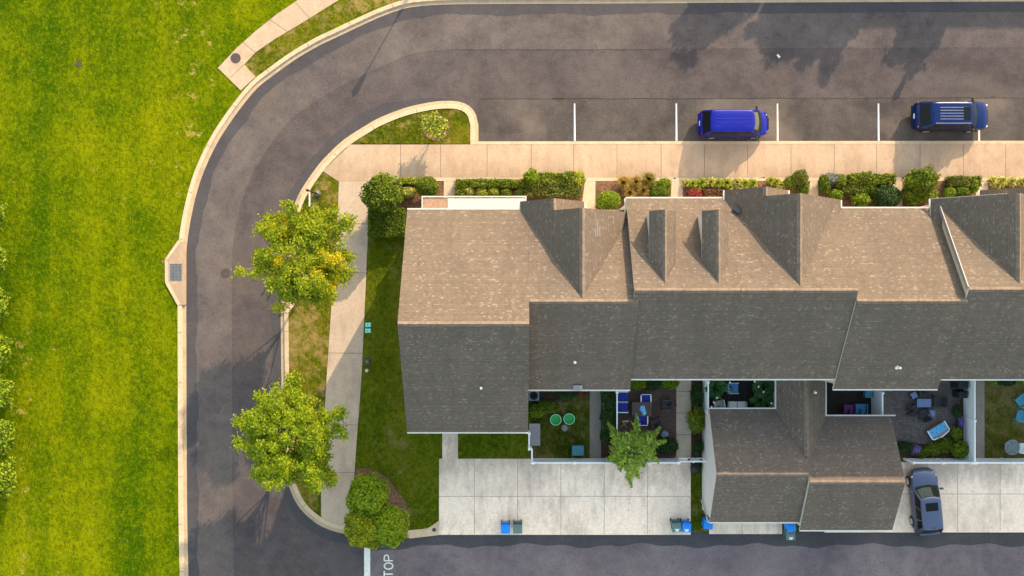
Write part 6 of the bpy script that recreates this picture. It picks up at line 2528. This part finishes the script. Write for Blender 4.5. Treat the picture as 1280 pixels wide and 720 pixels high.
    if s.get('ribs'):
        m = MB()
        for k in range(s['ribs']):
            y = (k - (s['ribs'] - 1) / 2) * .24
            m.bar((xr1 + .25, y, zr + .058 - .05 * (y / ht) ** 2), (xf1 - .25, y, zr + .058 - .05 * (y / ht) ** 2), .045, .022)
        m.build('roof_rib', s['paint'], t, bevel=.008)
    if s.get('rack'):
        for sg in (-1, 1):
            m = MB()
            m.bar((xr1 + .15, sg * (ht - .08), zr + .11), (xf1 - .12, sg * (ht - .08), zr + .11), .035, .04)
            for x in (xr1 + .2, cx, xf1 - .2):
                m.bar((x, sg * (ht - .08), zr), (x, sg * (ht - .08), zr + .11), .05, .05)
            m.build('roof_rail', 'chrome', t, bevel=.012)
        for k in range(5):
            y = (k - 2) * .19
            m = MB()
            m.bar((xr1 + .45, y, zr + .075), (xf1 - .62, y, zr + .075), .035, .02)
            m.build('rack_slat', 'chrome', t, bevel=.006)
    if s.get('sunroof'):
        x0, x1, w = s['sunroof']
        m = MB()
        zz = zr + .064
        m.obox(((x0 + x1) / 2, 0, zz), (x1 - x0, w, .016))
        m.build('sunroof', 'car_glass_dark', t, bevel=.006)
    m = MB()
    m.bar((xr1 + .12, 0, zr + .03), (xr1 + .04, 0, zr + .16), .02, .05)
    m.build('antenna', 'black_plastic', t)
    t.location = loc
    t.rotation_euler = (0, 0, rz)
    return t


van = dict(L=4.62, W=1.80, H=1.78, zb=.24, belt=1.03, nose=.80, rb=-2.16, rt=-1.72, wt=1.02, wb=1.66, tumble=.20, wheel=.33, axles=(-1.42, 1.42), paint='paint_royal_blue',
           stations=[(-2.31, .66, .88), (-2.26, .80, .98), (-2.10, .865, 1.02), (-1.4, .895, 1.03), (0, .90, 1.03), (1.2, .895, 1.03), (1.62, .875, 1.05), (1.86, .83, .99), (2.08, .74, .89), (2.22, .62, .78), (2.31, .42, .62)],
           cuts=[(.7, 2.6), (2.9, 5.0), (5.3, 7.4)], ribs=4, glare=(.8, 6.9, .42, .92), mirror='black_plastic', head=(.30, .60, .80, .36, .16, .65))
p = P(917.5, 154.5, .7)
vehicle('minivan', 'royal blue minivan with ribbed roof in the kerbside parking bay', 'minivan', (p.x, p.y, .005), R(0), van, 'vehicles in the parking bays')
suv = dict(L=4.86, W=1.92, H=1.78, zb=.30, belt=1.08, nose=.98, rb=-2.22, rt=-1.62, wt=1.00, wb=1.55, tumble=.22, wheel=.37, axles=(-1.46, 1.48), paint='paint_navy',
           stations=[(-2.43, .72, .92), (-2.38, .86, 1.02), (-2.2, .93, 1.07), (-1.4, .955, 1.08), (0, .96, 1.08), (1.2, .955, 1.08), (1.55, .945, 1.10), (1.95, .925, 1.07), (2.2, .88, 1.02), (2.36, .78, .94), (2.43, .60, .78)],
           cuts=[(.7, 2.5), (2.8, 4.7), (5.0, 7.3)], rack=True, sunroof=(.32, .84, .86), mirror='black_plastic', head=(.20, .70, .90, .34, .24, .5))
p = P(1187.5, 145.5, .7)
SV = vehicle('sport_utility_vehicle', 'dark navy sport utility vehicle with chrome roof rack slats', 'SUV', (p.x, p.y, .005), R(0), suv, 'vehicles in the parking bays')
p = P(1364, 145.5, .7)
dup(SV, (p.x, p.y, .005), label='dark vehicle parked just past the frame, only its shadow showing')
cro = dict(L=4.36, W=1.82, H=1.62, zb=.26, belt=.98, nose=.84, rb=-2.02, rt=-1.62, wt=.38, wb=1.10, tumble=.27, wheel=.34, axles=(-1.32, 1.36), paint='paint_slate',
           stations=[(-2.22, .66, .84), (-2.16, .80, .94), (-1.95, .87, .98), (-1.3, .905, .98), (0, .91, .97), (.9, .905, .97), (1.15, .89, .99), (1.6, .85, .95), (1.92, .77, .88), (2.12, .64, .80), (2.22, .46, .68)],
           cuts=[(.6, 2.9), (3.2, 5.4), (5.7, 7.3)], sunroof=(-.42, .12, .82), glare=(.7, 5.2, .25, .9), head=(.36, .66, .80, .46, .18, .75))
p = P(1155, 626, .6)
vehicle('crossover_car', 'slate blue crossover with a black sunroof parked beside the garage', 'car', (p.x, p.y, .118), R(95.5), cro)

# ------------------------------------------------------------------ light, sky and camera
w = bpy.data.worlds.new('World')
SC.world = w
w.use_nodes = True
nt = w.node_tree
sky = nt.nodes.new('ShaderNodeTexSky')
sky.sky_type = 'NISHITA'
sky.sun_disc = False
EL, AZ = 23.2, 29.5
sky.sun_elevation = R(EL)
sky.sun_rotation = R(AZ)
sky.altitude = 100
sky.air_density = 2.0
sky.dust_density = 2.0
sky.ozone_density = 1.0
bg = nt.nodes['Background']
bg.inputs['Strength'].default_value = 0.15
nt.links.new(sky.outputs[0], bg.inputs['Color'])
sd = bpy.data.lights.new('sun', 'SUN')
sd.energy = 2.7
sd.angle = R(0.5)
sd.color = (1.0, 0.79, 0.53)
so = bpy.data.objects.new('sun', sd)
COL.objects.link(so)
v = Vector((math.sin(R(AZ)) * math.cos(R(EL)), math.cos(R(AZ)) * math.cos(R(EL)), math.sin(R(EL))))
so.rotation_euler = v.to_track_quat('Z', 'Y').to_euler()
so.location = v * 80
cd = bpy.data.cameras.new('camera')
cd.sensor_width = 36
cd.lens = 36 * F / 1280
cd.clip_start = 0.5
cd.clip_end = 800
co = bpy.data.objects.new('camera', cd)
co.location = (0, 0, H)
COL.objects.link(co)
SC.camera = co
SC.view_settings.view_transform = 'Standard'
SC.view_settings.look = 'None'
SC.view_settings.gamma = 1
SC.view_settings.use_curve_mapping = False
SC.view_settings.exposure = 1.68
